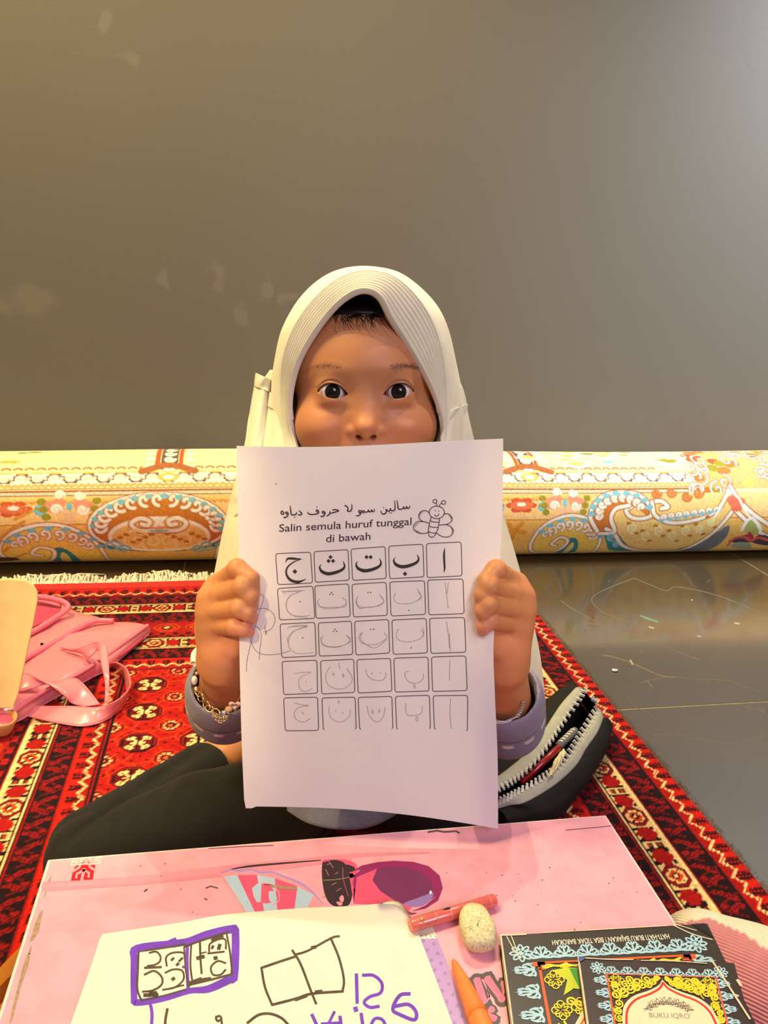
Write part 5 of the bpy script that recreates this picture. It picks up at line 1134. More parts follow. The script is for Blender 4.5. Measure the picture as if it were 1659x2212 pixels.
obj('shirt', Vt, Qt, M_SHIRT, person, cols=sc_, label='grey-blue knit shirt body')
SLV = {}
for side, s, e, w in ((-1, SHL, ELL_, WRL), (1, SHR, ELR, WRR)):
    d = (w-e)/np.linalg.norm(w-e); L = np.linalg.norm(w-e); lo = np.minimum.reduce([e, s, e+d*.08])-.055; hi = np.maximum.reduce([e, s, e+d*.08])+.055
    f = Field(lo, hi, .0018); f.chain([s, e], [.033, .033], .01); f.cap(e-[0, 0, .002], e+d*L*.44, .0338, .0322, .012)
    for k in range(3): c_ = e+d*L*(.10+.13*k); f.cap(c_, c_+d*.004, .0345-.0006*k, .0345-.0006*k, .006)     # bunched folds
    f.cap(e+d*L*.16, e+d*L*.8, .0258, .0275, .003, sub=True)
    Vt, Qt = f.mesh(); Vt = smooth_mesh(Vt, Qt, 2)
    t = (Vt-e)@d/L; rad = Vt-e-np.outer((Vt-e)@d, d); u1 = np.cross(d, [1, 0, 0]); u1 /= np.linalg.norm(u1); u2 = np.cross(d, u1); an = np.arctan2(rad@u2, rad@u1)
    cc = np.empty((len(Vt), 3)); cc[:] = linN((134, 128, 152)); k = (t > .18) & (t < .235) & (np.sin(an*11) > .1); cc[k] = linN((226, 214, 220))
    cc[(t > .285) & (t < .298)] = linN((60, 56, 70))
    k = (t < -.05) & (np.sin(an*9)*np.sin(Vt[:, 2]*260) > .55); cc[k] = linN((214, 204, 214))
    obj('sleeve', Vt, Qt, M_SHIRT, person, cols=cc, label='grey-violet knit sleeve with white dashes pushed up the forearm'); SLV[side] = (e, d, L)

# ---- headscarf: hood with a pleated brim, cape, strap loops
M_SCARF = mat('pale_jersey_scarf', (220, 213, 190), 0.88, 0.04, 60, 0.12, 1400, 0.2, sheen=0.25)
rim = [(795, 1078, 646), (715, 1062, 648), (662, 1012, 660), (641, 955, 672), (632, 900, 669), (634, 845, 663), (649, 785, 653), (680, 727, 642), (720, 674, 632), (755, 644, 625), (787, 633, 622), (816, 645, 624), (842, 690, 632), (874, 740, 641), (906, 794, 650), (931, 845, 659), (947, 895, 666), (951, 947, 671), (938, 1002, 661), (880, 1057, 648)]
band = [(795, 1100, 652), (703, 1085, 655), (640, 1030, 668), (622, 962, 680), (614, 892, 682), (614, 832, 680), (621, 765, 672), (645, 703, 662), (686, 648, 652), (735, 608, 645), (790, 592, 641), (846, 603, 643), (892, 641, 650), (926, 692, 658), (945, 746, 664), (954, 806, 670), (957, 870, 675), (957, 948, 678), (953, 1018, 668), (890, 1080, 655)]
sil = [(795, 1135, 672), (690, 1118, 680), (618, 1060, 694), (602, 985, 702), (591, 906, 704), (588, 846, 704), (595, 772, 702), (612, 705, 698), (655, 637, 692), (712, 592, 688), (785, 574, 686), (850, 585, 688), (905, 617, 692), (945, 662, 696), (972, 720, 700), (987, 790, 702), (996, 860, 704), (999, 940, 702), (988, 1020, 692), (900, 1108, 680)]
def ring(P, n=200): return catmull(np.array(P, float), n, True)
def shrink(P, k, dD, c=(792, 850)): P = np.array(P, float); P[:, :2] = np.array(c)+(P[:, :2]-np.array(c))*k; P[:, 2] = P[:, 2]+dD; return P
inn = shrink(rim, 1.0, 0); inn[:, :2] = np.array((792, 850))+(inn[:, :2]-np.array((792, 850)))*1.0
ctrl = [ring(shrink(rim, 1.035, 22)), ring(shrink(rim, 1.012, 8)), ring(rim), ring(band), ring(shrink(np.array(band)*.5+np.array(sil)*.5, 1.012, -4)), ring(sil), ring(shrink(sil, .985, 36)), ring(shrink(sil, .86, 82)), ring(shrink(sil, .62, 112)), ring(shrink(sil, .30, 126)), ring(shrink(sil, .04, 130))]
W3 = [np.array([atD(a, b, c/1000) for a, b, c in R_]) for R_ in ctrl]
knots = [0, 1, 2, 3, 4, 5, 6, 7, 8, 9, 10]; segs = [3, 4, 80, 8, 8, 10, 8, 8, 8, 6]
stack = np.stack(W3, 1)                                                      # (n, k, 3)
rows = []; tag_v = []
for s in range(10):
    for q in np.linspace(0, 1, segs[s], endpoint=False):
        a, b, c, d_ = (stack[:, np.clip(s+o, 0, 10)] for o in (-1, 0, 1, 2)); rows.append(.5*(2*b+(c-a)*q+(2*a-5*b+4*c-d_)*q*q+(3*b-a-3*c+d_)*q**3)); tag_v.append(s+q)
rows.append(stack[:, 10]); tag_v.append(10); G = np.stack(rows, 1); tag_v = np.array(tag_v)
du = np.roll(G, -1, 0)-np.roll(G, 1, 0); dv = np.gradient(G, axis=1); nn = np.cross(du, dv); nn /= np.linalg.norm(nn, axis=2)[..., None]+1e-12
outw = G-h2w((0, 80, 0)); nn *= np.sign((nn*outw).sum(2))[..., None]
q = np.clip(tag_v-2, 0, 1); ridge = np.where((tag_v > 2.0) & (tag_v < 3.0), np.abs(np.sin(q*math.pi*9.5))**.5*.0034, 0)
lip = .0016*np.exp(-((tag_v-2.0)/.10)**2)+.0012*np.exp(-((tag_v-3.04)/.05)**2)
G = G+nn*(ridge+lip)[None, :, None]
Vn = G.reshape(-1, 3); wr = value_noise(Vn, 14, 11)*.0008*np.repeat(np.clip(np.tile(tag_v, len(G))-3.2, 0, 1)[None], 1, 0).ravel(); Vn = Vn+nn.reshape(-1, 3)*wr[:, None]
hood = obj('headscarf', Vn, grid_faces(G.shape[0], G.shape[1], True, False), M_SCARF, person, label='pale cream headscarf with a stitched pleated brim')
# cape: closed rings from beside the cheeks to the hem
crow = [(800, 585, 978, .742, .000, .07), (845, 556, 1000, .738, .000, .085), (900, 540, 1010, .737, .012, .09), (960, 531, 1025, .737, .026, .095), (1040, 510, 1060, .742, .060, .10), (1128, 488, 1086, .750, .088, .10), (1240, 465, 1117, .765, .105, .10), (1370, 440, 1150, .770, .100, .10), (1450, 428, 1164, .768, .085, .10), (1516, 424, 1172, .764, .070, .10)]
cr = catmull(np.array(crow), 70); nphi = 240; V = []
for k, (py, xl, xr, D, bf, bb) in enumerate(cr):
    a = atD(xl, py, D); b = atD(xr, py, D); c = (a+b)/2; ex = (b-a)/2; ey = np.array([0, 1.0, 0])+np.array([0, 0, -.15]); dn = k/69
    if k < 34: ey = HF
    for ph in np.linspace(0, 2*np.pi, nphi, endpoint=False):
        co, si = math.cos(ph), math.sin(ph); bb_ = bb if si > 0 else bf
        rp_ = 1+(.030*dn+.006)*(math.sin(7*ph+2.2*dn)*.6+math.sin(13*ph+1)*.4)*(abs(si)**.5)
        V.append(c+ex*np.sign(co)*abs(co)**.86*1.0+ey*si*bb_*rp_+np.array([0, 0, .004*dn*math.sin(5*ph)]))
cape = obj('cape', np.array(V), grid_faces(70, nphi, False, True), M_SCARF, hood, label='soft grey-white cape of the scarf falling over shoulders')
md = cape.modifiers.new('cloth', 'SOLIDIFY'); md.thickness = .0012; md.offset = 1
# inner fold beside the left cheek and hollow behind it
M_SC2 = M_SCARF
def drape(name, Lp, Rp, bulge, lab):
    A, B = catmull(np.array(Lp, float), 40), catmull(np.array(Rp, float), 40); V = []
    for i in range(40):
        for t in np.linspace(0, 1, 22):
            q = A[i]*(1-t)+B[i]*t; c_ = math.sin(math.pi*t)**.75; w = np.linalg.norm(B[i, :2]-A[i, :2]); V.append(atD(q[0], q[1], q[2]-bulge*c_+.0016*math.sin(t*9+i*.11)*math.sin(math.pi*t)))
    o = obj(name, np.array(V), grid_faces(40, 22), M_SC2, cape, label=lab); m = o.modifiers.new('cloth', 'SOLIDIFY'); m.thickness = .0012; m.offset = 0
drape('drape', [(554, 812, .738), (542, 880, .738), (531, 960, .738), (512, 1040, .74), (490, 1130, .745)], [(592, 832, .735), (590, 880, .732), (582, 930, .728), (566, 1000, .722), (548, 1090, .716)], .020, 'outer fold of the cape beside the left cheek')
drape('drape', [(583, 852, .722), (576, 900, .720), (568, 960, .716), (556, 1040, .71)], [(616, 876, .702), (628, 920, .690), (642, 965, .680), (668, 1030, .67)], .014, 'inner fold of the cape beside the left cheek')
drape('drape', [(956, 880, .694), (948, 930, .688), (936, 985, .68), (915, 1050, .67)], [(1008, 884, .722), (1016, 920, .724), (1028, 970, .726), (1048, 1060, .73)], .018, 'fold of the cape beside the right cheek')
for Lp, Rp, bl in (([(553, 806, .7365), (551, 820, .7365), (550, 834, .7365)], [(592, 823, .7325), (591, 836, .7325), (590, 850, .7325)], .0215), ([(581, 846, .7205), (580, 860, .7205), (578, 877, .7205)], [(616, 868, .7005), (617, 882, .7005), (618, 899, .7005)], .0158), ([(954, 894, .6925), (953, 908, .6925), (951, 926, .6925)], [(1009, 872, .7205), (1008, 888, .7205), (1006, 908, .7205)], .0198)):
    drape('strap', Lp, Rp, bl, 'sewn strap loop of the scarf')
hem_t = [(610, 1690, .760), (680, 1690, .735), (745, 1690, .728), (815, 1690, .735), (880, 1690, .755)]; hem_b = [(622, 1752, .742), (672, 1780, .722), (742, 1792, .716), (806, 1784, .720), (868, 1752, .738)]
A_, B_ = catmull(np.array(hem_t, float), 44), catmull(np.array(hem_b, float), 44); V = []
for i in range(44):
    for t in np.linspace(0, 1, 14): q = A_[i]*(1-t)+B_[i]*t; V.append(atD(q[0], q[1]-.0*t, q[2]-.006*math.sin(t*2.2)+.0012*math.sin(i*.5)*t))
o = obj('shirt_hem', np.array(V), grid_faces(44, 14), M_SHIRT, [c for c in person.children if c.name.startswith('shirt')][0], cols=np.tile(linN((128, 130, 150)), (44*14, 1)), label='rounded hem of the shirt lying on the lap'); m = o.modifiers.new('cloth', 'SOLIDIFY'); m.thickness = .002; m.offset = 0

# ------------------------------------------------------------------ worksheet held up in both hands
def ws_D(x, y):
    v = (y-955)/815; u = (x-515)/560
    D = .5862+.011*v-.0030*math.sin(math.pi*min(max(u, 0), 1))*(1-v*.4)
    D += .006*math.exp(-((x-1080)/26)**2)*max(0, min(1, (y-1420)/200))-.004*max(0, (u-.93)/.07)*max(0, (.25-v)/.25) + .003*math.exp(-((x-512)/40)**2)*math.exp(-((y-965)/60)**2)
    return D
def ws_pt(x, y, l=0): return atD(x, y, ws_D(x, y)-l)
M_PAPER = mat('copy_paper', (246, 240, 242), 0.8, 0.015, 20, 0.06, 300, 0.2, trans=0.30)
lf = catmull([(511, 963), (513, 1060), (515, 1200), (516, 1320), (518, 1450), (522, 1600), (528, 1742)], 60)
rt = catmull([(1087, 948), (1086, 1060), (1082, 1180), (1072, 1300), (1066, 1400), (1069, 1500), (1075, 1640), (1076, 1790)], 60)
V = []
for i in range(60):
    for t in np.linspace(0, 1, 44):
        x, y = lf[i]*(1-t)+rt[i]*t; dn = i/59
        y += (1-dn)*(6*math.sin(math.pi*t)*1.0+2*math.sin(6*t))+dn*(9*math.sin(math.pi*t*.98)*0+(-14*math.sin(math.pi*t))*1.0)
        if t < .03 and dn > .985: x += 3; y += 4
        V.append(ws_pt(x, y))
ws = obj('worksheet', np.array(V), grid_faces(60, 44), M_PAPER, label='white letter-tracing worksheet held up in front of the child', cat='worksheet')
M_PRN = mat('printed_ink', (64, 38, 48), .7, .1, 300); M_PRNK = mat('printed_black', (52, 44, 36), .7, .1, 300); M_PENC = mat('pencil_grey', (150, 136, 140), .9, .2, 400); M_PENB = mat('pen_line', (88, 80, 92), .8, .2, 300); M_GREYS = mat('wing_shading', (150, 120, 110), .8, .2, 300)
wd = Decal(lambda x, y, l: ws_pt(x, y, l), crop(560, 1050, .28934))
def rbox(q, open_bottom=False, w=5.6):
    q = [np.array(p, float) for p in q]; P = []
    for i in range(4):
        a, b, c = q[i-1], q[i], q[(i+1) % 4]; da, dc = (a-b)/np.linalg.norm(a-b), (c-b)/np.linalg.norm(c-b)
        for t in np.linspace(0, 1, 6): P.append(b+da*20*(1-t)**2+dc*20*t**2)
    if open_bottom: P = P[6*3+2:]+P[:6*2]+P[12:16]; wd.line(P, w, M_PRN)
    else: wd.line(P, w, M_PRN, closed=True)
ROWS = [[[(122, 505), (383, 493), (398, 724), (138, 736)], [(408, 490), (663, 474), (672, 702), (418, 718)], [(685, 470), (940, 452), (948, 690), (697, 704)], [(966, 448), (1222, 434), (1230, 678), (973, 692)], [(1247, 430), (1507, 417), (1514, 670), (1254, 684)]],
 [[(136, 765), (400, 747), (415, 988), (152, 1000)], [(414, 745), (667, 730), (680, 975), (424, 988)], [(692, 733), (948, 718), (957, 965), (703, 978)], [(974, 716), (1234, 706), (1242, 958), (984, 970)], [(1257, 702), (1521, 693), (1530, 952), (1266, 962)]],
 [[(155, 1030), (415, 1018), (426, 1268), (168, 1281)], [(440, 1022), (688, 1008), (698, 1258), (448, 1270)], [(711, 1010), (966, 996), (974, 1246), (722, 1262)], [(990, 1000), (1247, 988), (1256, 1246), (1000, 1256)], [(1271, 988), (1532, 980), (1543, 1240), (1282, 1250)]],
 [[(170, 1310), (430, 1300), (436, 1546), (182, 1558)], [(458, 1304), (706, 1292), (713, 1540), (466, 1552)], [(729, 1296), (980, 1286), (990, 1532), (738, 1546)], [(1005, 1286), (1260, 1276), (1268, 1530), (1014, 1538)], [(1286, 1276), (1542, 1268), (1552, 1526), (1294, 1534)]],
 [[(182, 1582), (436, 1576), (443, 1824), (194, 1828)], [(468, 1582), (716, 1576), (724, 1816), (478, 1822)], [(738, 1578), (990, 1570), (998, 1814), (750, 1820)], [(1016, 1570), (1270, 1562), (1278, 1812), (1026, 1818)], [(1298, 1566), (1556, 1562), (1554, 1830), (1308, 1818)]]]
for r, row in enumerate(ROWS):
    for c, q in enumerate(row): rbox(q, r == 4 and c > 0)
def dia(x, y, s): wd.fill([(x-s, y), (x, y-s), (x+s, y), (x, y+s)], M_PRNK)
wd.line([(1386, 462), (1380, 500), (1381, 560), (1384, 610), (1380, 642)], [3, 15, 15, 14, 5], M_PRNK, smooth=4)
for dx, dy in ((0, 0), (-281, 30), (-553, 52)):
    wd.line([(1180+dx, 512+dy), (1190+dx, 545+dy), (1172+dx, 572+dy), (1120+dx, 594+dy), (1065+dx, 602+dy), (1020+dx, 585+dy), (1004+dx, 555+dy), (1015+dx, 532+dy)], [5, 14, 20, 24, 26, 22, 12, 3], M_PRNK, smooth=6)
dia(1088, 655, 17)
for q in ((801, 530), (832, 530), (532, 530), (517, 559), (551, 559)): dia(*q, 16)
wd.line([(196, 570), (214, 542), (260, 542), (316, 546)], [3, 16, 18, 5], M_PRNK, smooth=5); wd.line([(312, 546), (255, 568), (210, 608), (202, 655), (232, 700), (290, 716), (350, 694)], [5, 9, 12, 15, 20, 22, 3], M_PRNK, smooth=6); dia(266, 638, 18)
# heading in Arabic script
for P in ([(1124, 146), (1121, 162), (1108, 166), (1100, 152), (1096, 166), (1084, 168), (1078, 155), (1071, 169), (1050, 173), (1038, 168), (1034, 140), (1028, 108)], [(1010, 110), (1014, 150), (1011, 178), (998, 184), (984, 181), (979, 168), (974, 184), (958, 186), (947, 172), (948, 195), (932, 209), (914, 204), (908, 186)],
          [(860, 170), (857, 188), (845, 190), (839, 178), (834, 190), (822, 192), (815, 180), (809, 192), (790, 194), (776, 184), (766, 190), (774, 200), (788, 195)], [(768, 194), (752, 182), (742, 190), (750, 202), (757, 195), (755, 210), (738, 222), (722, 220)], [(690, 135), (691, 170), (676, 190), (658, 184), (664, 172), (660, 160), (645, 146), (637, 148)],
          [(545, 180), (565, 176), (594, 184), (560, 196), (532, 204)], [(528, 188), (525, 208), (505, 224)], [(490, 195), (478, 188), (470, 198), (485, 204), (490, 196), (488, 215), (468, 228), (458, 225)], [(440, 196), (426, 188), (430, 178), (442, 186), (438, 204), (402, 212), (370, 208), (362, 194)],
          [(298, 184), (318, 205), (310, 215), (290, 214)], [(278, 194), (275, 210), (258, 215), (240, 212), (236, 190), (231, 148)], [(216, 202), (206, 193), (196, 202), (211, 209), (216, 202), (212, 222), (190, 236), (182, 232)], [(182, 196), (170, 186), (162, 200), (174, 212), (183, 203), (176, 190)]):
    wd.line(P, [6, 10, 9, 10, 9, 10, 6], M_PRN, smooth=4)
for q in ((928, 160), (975, 201), (986, 201), (430, 156), (265, 232)): wd.dot(*q, 4.5, M_PRN, 8)
wd.text('Salin semula huruf tunggal', (148, 342), (988, -52), (2, -56), M_PRN, bold=.005); wd.text('di bawah', (498, 420), (332, -20), (2, -56), M_PRN, bold=.005)
# bee outline
wd.cv = crop(860, 1060, .08439)
for P, cl in (([(990+195*math.cos(a), 555+160*math.sin(a)) for a in np.linspace(0, 6.283, 40)[:-1]], 1), ([(942+52*math.cos(a), 270+46*math.sin(a)) for a in np.linspace(0, 6.283, 20)[:-1]], 1), ([(1165+52*math.cos(a), 302+48*math.sin(a)) for a in np.linspace(0, 6.283, 20)[:-1]], 1)): wd.line(P, 21, M_PRN, closed=True)
for P in ([(975, 310), (985, 345), (992, 392)], [(1118, 318), (1075, 350), (1055, 392)], [(845, 680), (800, 850), (775, 1000), (775, 1090), (800, 1160), (860, 1195), (920, 1165), (980, 1070), (1030, 930), (1060, 710)], [(830, 770), (900, 800), (1045, 805)], [(800, 905), (880, 935), (1020, 938)], [(785, 1045), (850, 1078), (975, 1085)],
          [(790, 560), (730, 520), (660, 508), (580, 540), (530, 620), (540, 700), (600, 770), (700, 800), (785, 830)], [(640, 795), (540, 785), (450, 820), (395, 910), (400, 990), (470, 1055), (570, 1090), (680, 1090), (775, 1070)], [(1165, 600), (1260, 590), (1340, 630), (1385, 710), (1360, 790), (1270, 850), (1180, 870), (1060, 880)], [(1180, 865), (1280, 880), (1370, 940), (1415, 1020), (1380, 1120), (1290, 1180), (1180, 1185), (1080, 1150), (980, 1080)], [(935, 618), (965, 648), (1000, 650), (1040, 610)]): wd.line(P, 21, M_PRN, smooth=5)
for P in ([(560, 680), (550, 620), (600, 555), (660, 530)], [(425, 960), (440, 900), (500, 840), (560, 815)], [(430, 985), (500, 1045), (580, 1075)], [(1290, 620), (1350, 690), (1345, 760)], [(1340, 930), (1390, 1020), (1360, 1110)]): wd.line(P, [6, 26, 6], M_GREYS, smooth=5)
wd.dot(952, 508, 14, M_PRN); wd.dot(1040, 522, 14, M_PRN); wd.dot(1050, 600, 11, M_PRN)
# dotted letters, pencil tracing, pencil letters, pen flourish
wd.cv = crop(560, 1050, .28934)
def dots(P, n): 
    for p in resample(catmull(P, 60), n): wd.dot(p[0], p[1], 3.4, M_PRN, 6)
dots([(1388, 722), (1400, 820), (1410, 906)], 16); dots([(1398, 1016), (1412, 1110), (1420, 1204)], 17)
dots([(1190, 795), (1212, 830), (1170, 860), (1100, 880), (1030, 872), (1005, 840), (1016, 802)], 27); dots([(1208, 1075), (1228, 1110), (1190, 1145), (1110, 1164), (1040, 1148), (1022, 1110), (1036, 1072)], 28)
dots([(900, 812), (930, 858), (880, 895), (800, 906), (740, 895), (725, 850), (735, 825)], 27); dots([(935, 1098), (952, 1130), (900, 1172), (820, 1186), (760, 1165), (745, 1125), (758, 1100)], 28)
dots([(622, 835), (652, 862), (620, 900), (520, 916), (455, 900), (436, 865), (448, 845)], 28); dots([(650, 1115), (682, 1145), (640, 1185), (560, 1200), (490, 1190), (460, 1155), (475, 1125)], 28)
dots([(190, 800), (178, 790), (240, 782), (335, 780)], 13); dots([(310, 785), (240, 815), (203, 865), (205, 920), (245, 962), (310, 972), (375, 966)], 30); dots([(212, 1066), (225, 1052), (290, 1048), (355, 1046)], 13); dots([(340, 1050), (260, 1085), (222, 1140), (222, 1200), (260, 1240), (320, 1252), (398, 1244)], 32)
for q in ((1118, 928), (1134, 1208), (812, 795), (832, 795), (832, 1070), (855, 1070), (529, 808), (550, 808), (539, 794), (554, 1084), (578, 1084), (566, 1070), (304, 862), (324, 1133)): wd.dot(*q, 5, M_PRN, 8)
for P in ([(1180, 766), (1200, 800), (1205, 830), (1180, 856)], [(1222, 1055), (1228, 1100), (1215, 1130)], [(728, 838), (722, 870), (750, 912), (800, 905), (890, 895), (930, 860), (905, 820)], [(770, 1090), (755, 1130), (780, 1170), (850, 1208), (900, 1190), (950, 1145)], [(436, 870), (460, 902), (560, 905), (640, 900), (650, 870)], [(460, 1130), (470, 1180), (520, 1202), (600, 1200), (680, 1160), (655, 1120)], [(165, 786), (230, 788), (320, 782)], [(300, 788), (230, 820), (203, 870), (210, 930), (260, 970), (360, 980)], [(215, 1056), (280, 1040), (360, 1046), (260, 1082), (215, 1130), (214, 1170)], [(1412, 720), (1404, 800)], [(1420, 1100), (1425, 1236)],
          [(1424, 1300), (1420, 1450)], [(1428, 1584), (1424, 1700), (1434, 1810)], [(1118, 1382), (1090, 1392), (1092, 1430), (1125, 1465), (1180, 1470), (1222, 1440), (1225, 1400)], [(1155, 1480), (1150, 1505), (1165, 1505), (1160, 1480)], [(1095, 1622), (1092, 1670), (1110, 1710), (1170, 1712), (1212, 1690), (1215, 1640)], [(1175, 1722), (1168, 1745), (1182, 1755), (1186, 1730), (1175, 1722)],
          [(795, 1368), (805, 1410), (850, 1445), (910, 1452), (944, 1425), (944, 1390)], [(840, 1390), (845, 1408)], [(900, 1398), (908, 1396)], [(805, 1645), (820, 1710), (860, 1755), (900, 1755), (930, 1710), (940, 1650)], [(840, 1670), (855, 1690), (845, 1700), (838, 1680)], [(900, 1662), (890, 1690), (902, 1680)],
          [(530, 1348), (500, 1400), (505, 1470), (560, 1510), (630, 1512), (685, 1470), (690, 1420), (652, 1362)], [(596, 1320), (594, 1345), (605, 1365)], [(548, 1390), (560, 1412), (545, 1405)], [(620, 1405), (635, 1420), (622, 1425), (630, 1400)], [(522, 1642), (525, 1710), (570, 1755), (620, 1758), (670, 1725), (680, 1670)], [(590, 1602), (600, 1610), (592, 1620), (586, 1608)], [(568, 1670), (572, 1685)], [(618, 1688), (626, 1700)],
          [(262, 1402), (320, 1392), (385, 1392), (320, 1420), (295, 1460), (305, 1515), (345, 1535), (396, 1512)], [(348, 1458), (348, 1466)], [(262, 1620), (310, 1632), (370, 1640), (300, 1650), (262, 1690), (275, 1740), (330, 1762), (380, 1735)], [(318, 1685), (330, 1700), (320, 1698)]):
    wd.line(P, 3.8, M_PENC, smooth=5)
wd.cv = crop(400, 1180, .20797)
for P in ([(690, 552), (760, 505), (810, 510), (812, 560), (770, 680), (720, 870), (670, 1060), (640, 1200), (636, 1300)], [(745, 660), (800, 645), (870, 660), (925, 720), (930, 790), (890, 860), (830, 890)], [(695, 820), (750, 840), (785, 890), (790, 960), (775, 1080), (768, 1175)], [(672, 920), (685, 990), (730, 1080), (800, 1120), (900, 1128), (1010, 1110), (1090, 1085)], [(828, 828), (835, 880), (852, 914)], [(810, 890), (850, 885)], [(840, 895), (830, 920)]): wd.line(P, 4.6, M_PENB, smooth=5)
wd.cv = lambda x, y: (x, y); wd.dot(596, 1045, 1.4, M_PRN, 6)
wd.build('printed_sheet_text', ws, label='heading, bee outline, letter boxes, dotted letters and pencil copies', kind='stuff')

# ------------------------------------------------------------------ bracelets
M_GOLD = mat('gold_metal', (226, 190, 140), 0.22, 0.05, 60, metal=1.0); M_SILV = mat('silver_metal', (214, 214, 220), 0.2, 0.05, 60, metal=1.0); M_PEARL = mat('pearl_white', (236, 226, 216), 0.25, 0.05, 60, coat=0.6); M_ROSEB = mat('rose_bead', (236, 200, 204), 0.25, 0.05, 60, coat=0.5); M_TANB = mat('tan_bead', (200, 150, 110), 0.4, 0.1)
from mathutils import Quaternion
def torus_me(name, R, r, m, nu=16, nv=6, sx=1.0):
    a = np.linspace(0, 2*np.pi, nu, endpoint=False); b = np.linspace(0, 2*np.pi, nv, endpoint=False); A, B = np.meshgrid(a, b, indexing='ij')
    return mesh_data(name, np.stack([(R+r*np.cos(B))*np.cos(A)*sx, (R+r*np.cos(B))*np.sin(A), r*np.sin(B)], -1).reshape(-1, 3), grid_faces(nu, nv, True, True), m)
def bead(name, c, r, m, root, lab=None): v, f = sphere_vf(c, r, 14, 9); return obj(name, v, f, m, root, label=lab)
def aq(x_dir, z_dir):
    x = Vector(x_dir).normalized(); z = Vector(z_dir); z = (z-x*z.dot(x)).normalized(); y = z.cross(x); return Matrix((x, y, z)).transposed().to_quaternion()
def wrist_ring(side, t, r, n=400, tilt=0.0):
    e, d, L = SLV[side]; u1 = np.cross(d, [0, 0, 1]); u1 /= np.linalg.norm(u1); u2 = np.cross(d, u1); c = e+d*L*t
    return lambda a: c+r*(math.cos(a)*u1+math.sin(a)*u2)+d*tilt*math.cos(a), d
def px_of(p): c = CM@(p-CAM); return np.array([W_PX/2+F_PX*c[0]/c[2], H_PX/2+F_PX*c[1]/c[2]])
br = empty('charm_bracelet', atD(470, 1520, .66), 'gold link bracelet with white shell beads on the wrist at left', 'bracelet')
BP = [(427, 1436, .668), (424, 1455, .663), (420, 1470, .659), (424, 1490, .652), (433, 1506, .645), (446, 1524, .639), (459, 1536, .635), (472, 1540, .633), (484, 1539, .633), (494, 1532, .634), (507, 1524, .636)]
BW = [atD(*p) for p in BP]
def starbead(c, r, m, root, lab):
    pts = [(r*(1 if i % 2 == 0 else .5)*math.cos(i*math.pi/5+.3), r*(1 if i % 2 == 0 else .5)*math.sin(i*math.pi/5+.3)) for i in range(10)]
    V = [np.asarray(c)+CM[0]*x+CM[1]*y for x, y in pts]; V = V+[np.asarray(c)-CM[2]*r*.5, np.asarray(c)+CM[2]*r*.5]; F = [[i, (i+1) % 10, 10] for i in range(10)]+[[(i+1) % 10, i, 11] for i in range(10)]; obj('star_bead', V, F, m, root, smooth=False, label=lab)
starbead(BW[0], .0042, M_PEARL, br, 'white star-shaped shell bead'); bead('bead', BW[1], (.0016,)*3, M_GOLD, br); bead('bead', BW[2], (.0026, .0028, .0042), M_PEARL, br, 'oblong white bead'); bead('bead', BW[3], (.0030,)*3, M_GOLD, br, 'round gold bead')
lk = torus_me('link', .0030, .00065, M_GOLD, sx=1.45); cl = catmull(np.array(BW[3:8]), 9)
for i in (1, 2, 4, 5, 7): inst('link', lk, cl[i], aq(cl[i+1]-cl[i-1], -CM[2]+CM[0]*(.9 if i % 2 else -.3)), br, 1.0 if i in (2, 4) else .9)
bead('bead', BW[8]-CM[2]*.001, (.0026,)*3, M_SILV, br, 'small silver ball'); bead('bead', BW[9], (.0032, .0026, .0026), M_TANB, br, 'tan bead')
hv = []; A_ = np.linspace(0, 2*np.pi, 24, endpoint=False)
for z, k in ((-.5, .55), (-.25, .92), (0, 1), (.25, .92), (.5, .55)):
    for a in A_: hv.append(BW[10]+CM[0]*(.0046*k*(math.sin(a)**3))*1.1-CM[1]*(.0046*k*(.81*math.cos(a)-.31*math.cos(2*a)-.12*math.cos(3*a)))+CM[2]*.0045*z)
obj('heart_bead', np.array(hv), grid_faces(5, 24, False, True).tolist()+[list(range(24))[::-1], list(range(96, 120))], M_ROSEB, br, label='pale pink heart bead')
for (x, y, D_) in ((464, 1545, .632), (470, 1552, .631), (477, 1556, .631), (484, 1552, .631), (488, 1545, .632)): inst('link', lk, atD(x, y, D_), aq(CM[0]+CM[1]*(.6 if x < 477 else -.6), -CM[2]), br, .62)
rf, d_ = wrist_ring(-1, .40, .0295); aa = np.linspace(0, 2*np.pi, 60, endpoint=False); RP = [rf(a) for a in aa]
Pk = [BW[0]]+[atD(*q) for q in ((436, 1420, .676), (465, 1415, .682), (500, 1440, .676), (520, 1490, .660))]+[BW[10]]
v, f = tube(catmull(Pk, 26), .0009, 6); obj('cord', v, f, M_GOLD, br)
P = [atD(*q) for q in catmull(np.array([(418, 1432, .670), (420, 1412, .676), (430, 1403, .680), (440, 1408, .682)]), 14)]; v, f = tube(P, .0028, 8); tag(obj('hair_tie', v, f, mat('white_elastic', (226, 222, 214), .8, .05), label='white elastic hair tie behind the beaded wrist at left', cat='hair tie'))
bs = empty('chain_bracelet', atD(1110, 1545, .66), 'thin silver chain bracelet on the wrist at right', 'bracelet')
CP = catmull(np.array([atD(*q) for q in ((1066, 1561, .640), (1080, 1561, .637), (1095, 1558, .638), (1108, 1552, .640), (1119, 1545, .645), (1126, 1532, .652), (1129, 1516, .660), (1130, 1498, .668))]), 40)
ls = torus_me('link', .0017, .00042, M_SILV, 10, 5, 1.3)
for i in range(1, 39): inst('link', ls, CP[i], aq(CP[i+1]-CP[i-1], -CM[2]+CM[0]*(1.2 if i % 2 else -.5)), bs, .5 if i < 22 else .95)
v, f = tube(catmull([CP[0], atD(1056, 1550, .655), atD(1075, 1520, .69), atD(1120, 1490, .69), CP[-1]], 26), .0005, 5); obj('chain_back', v, f, M_SILV, bs)

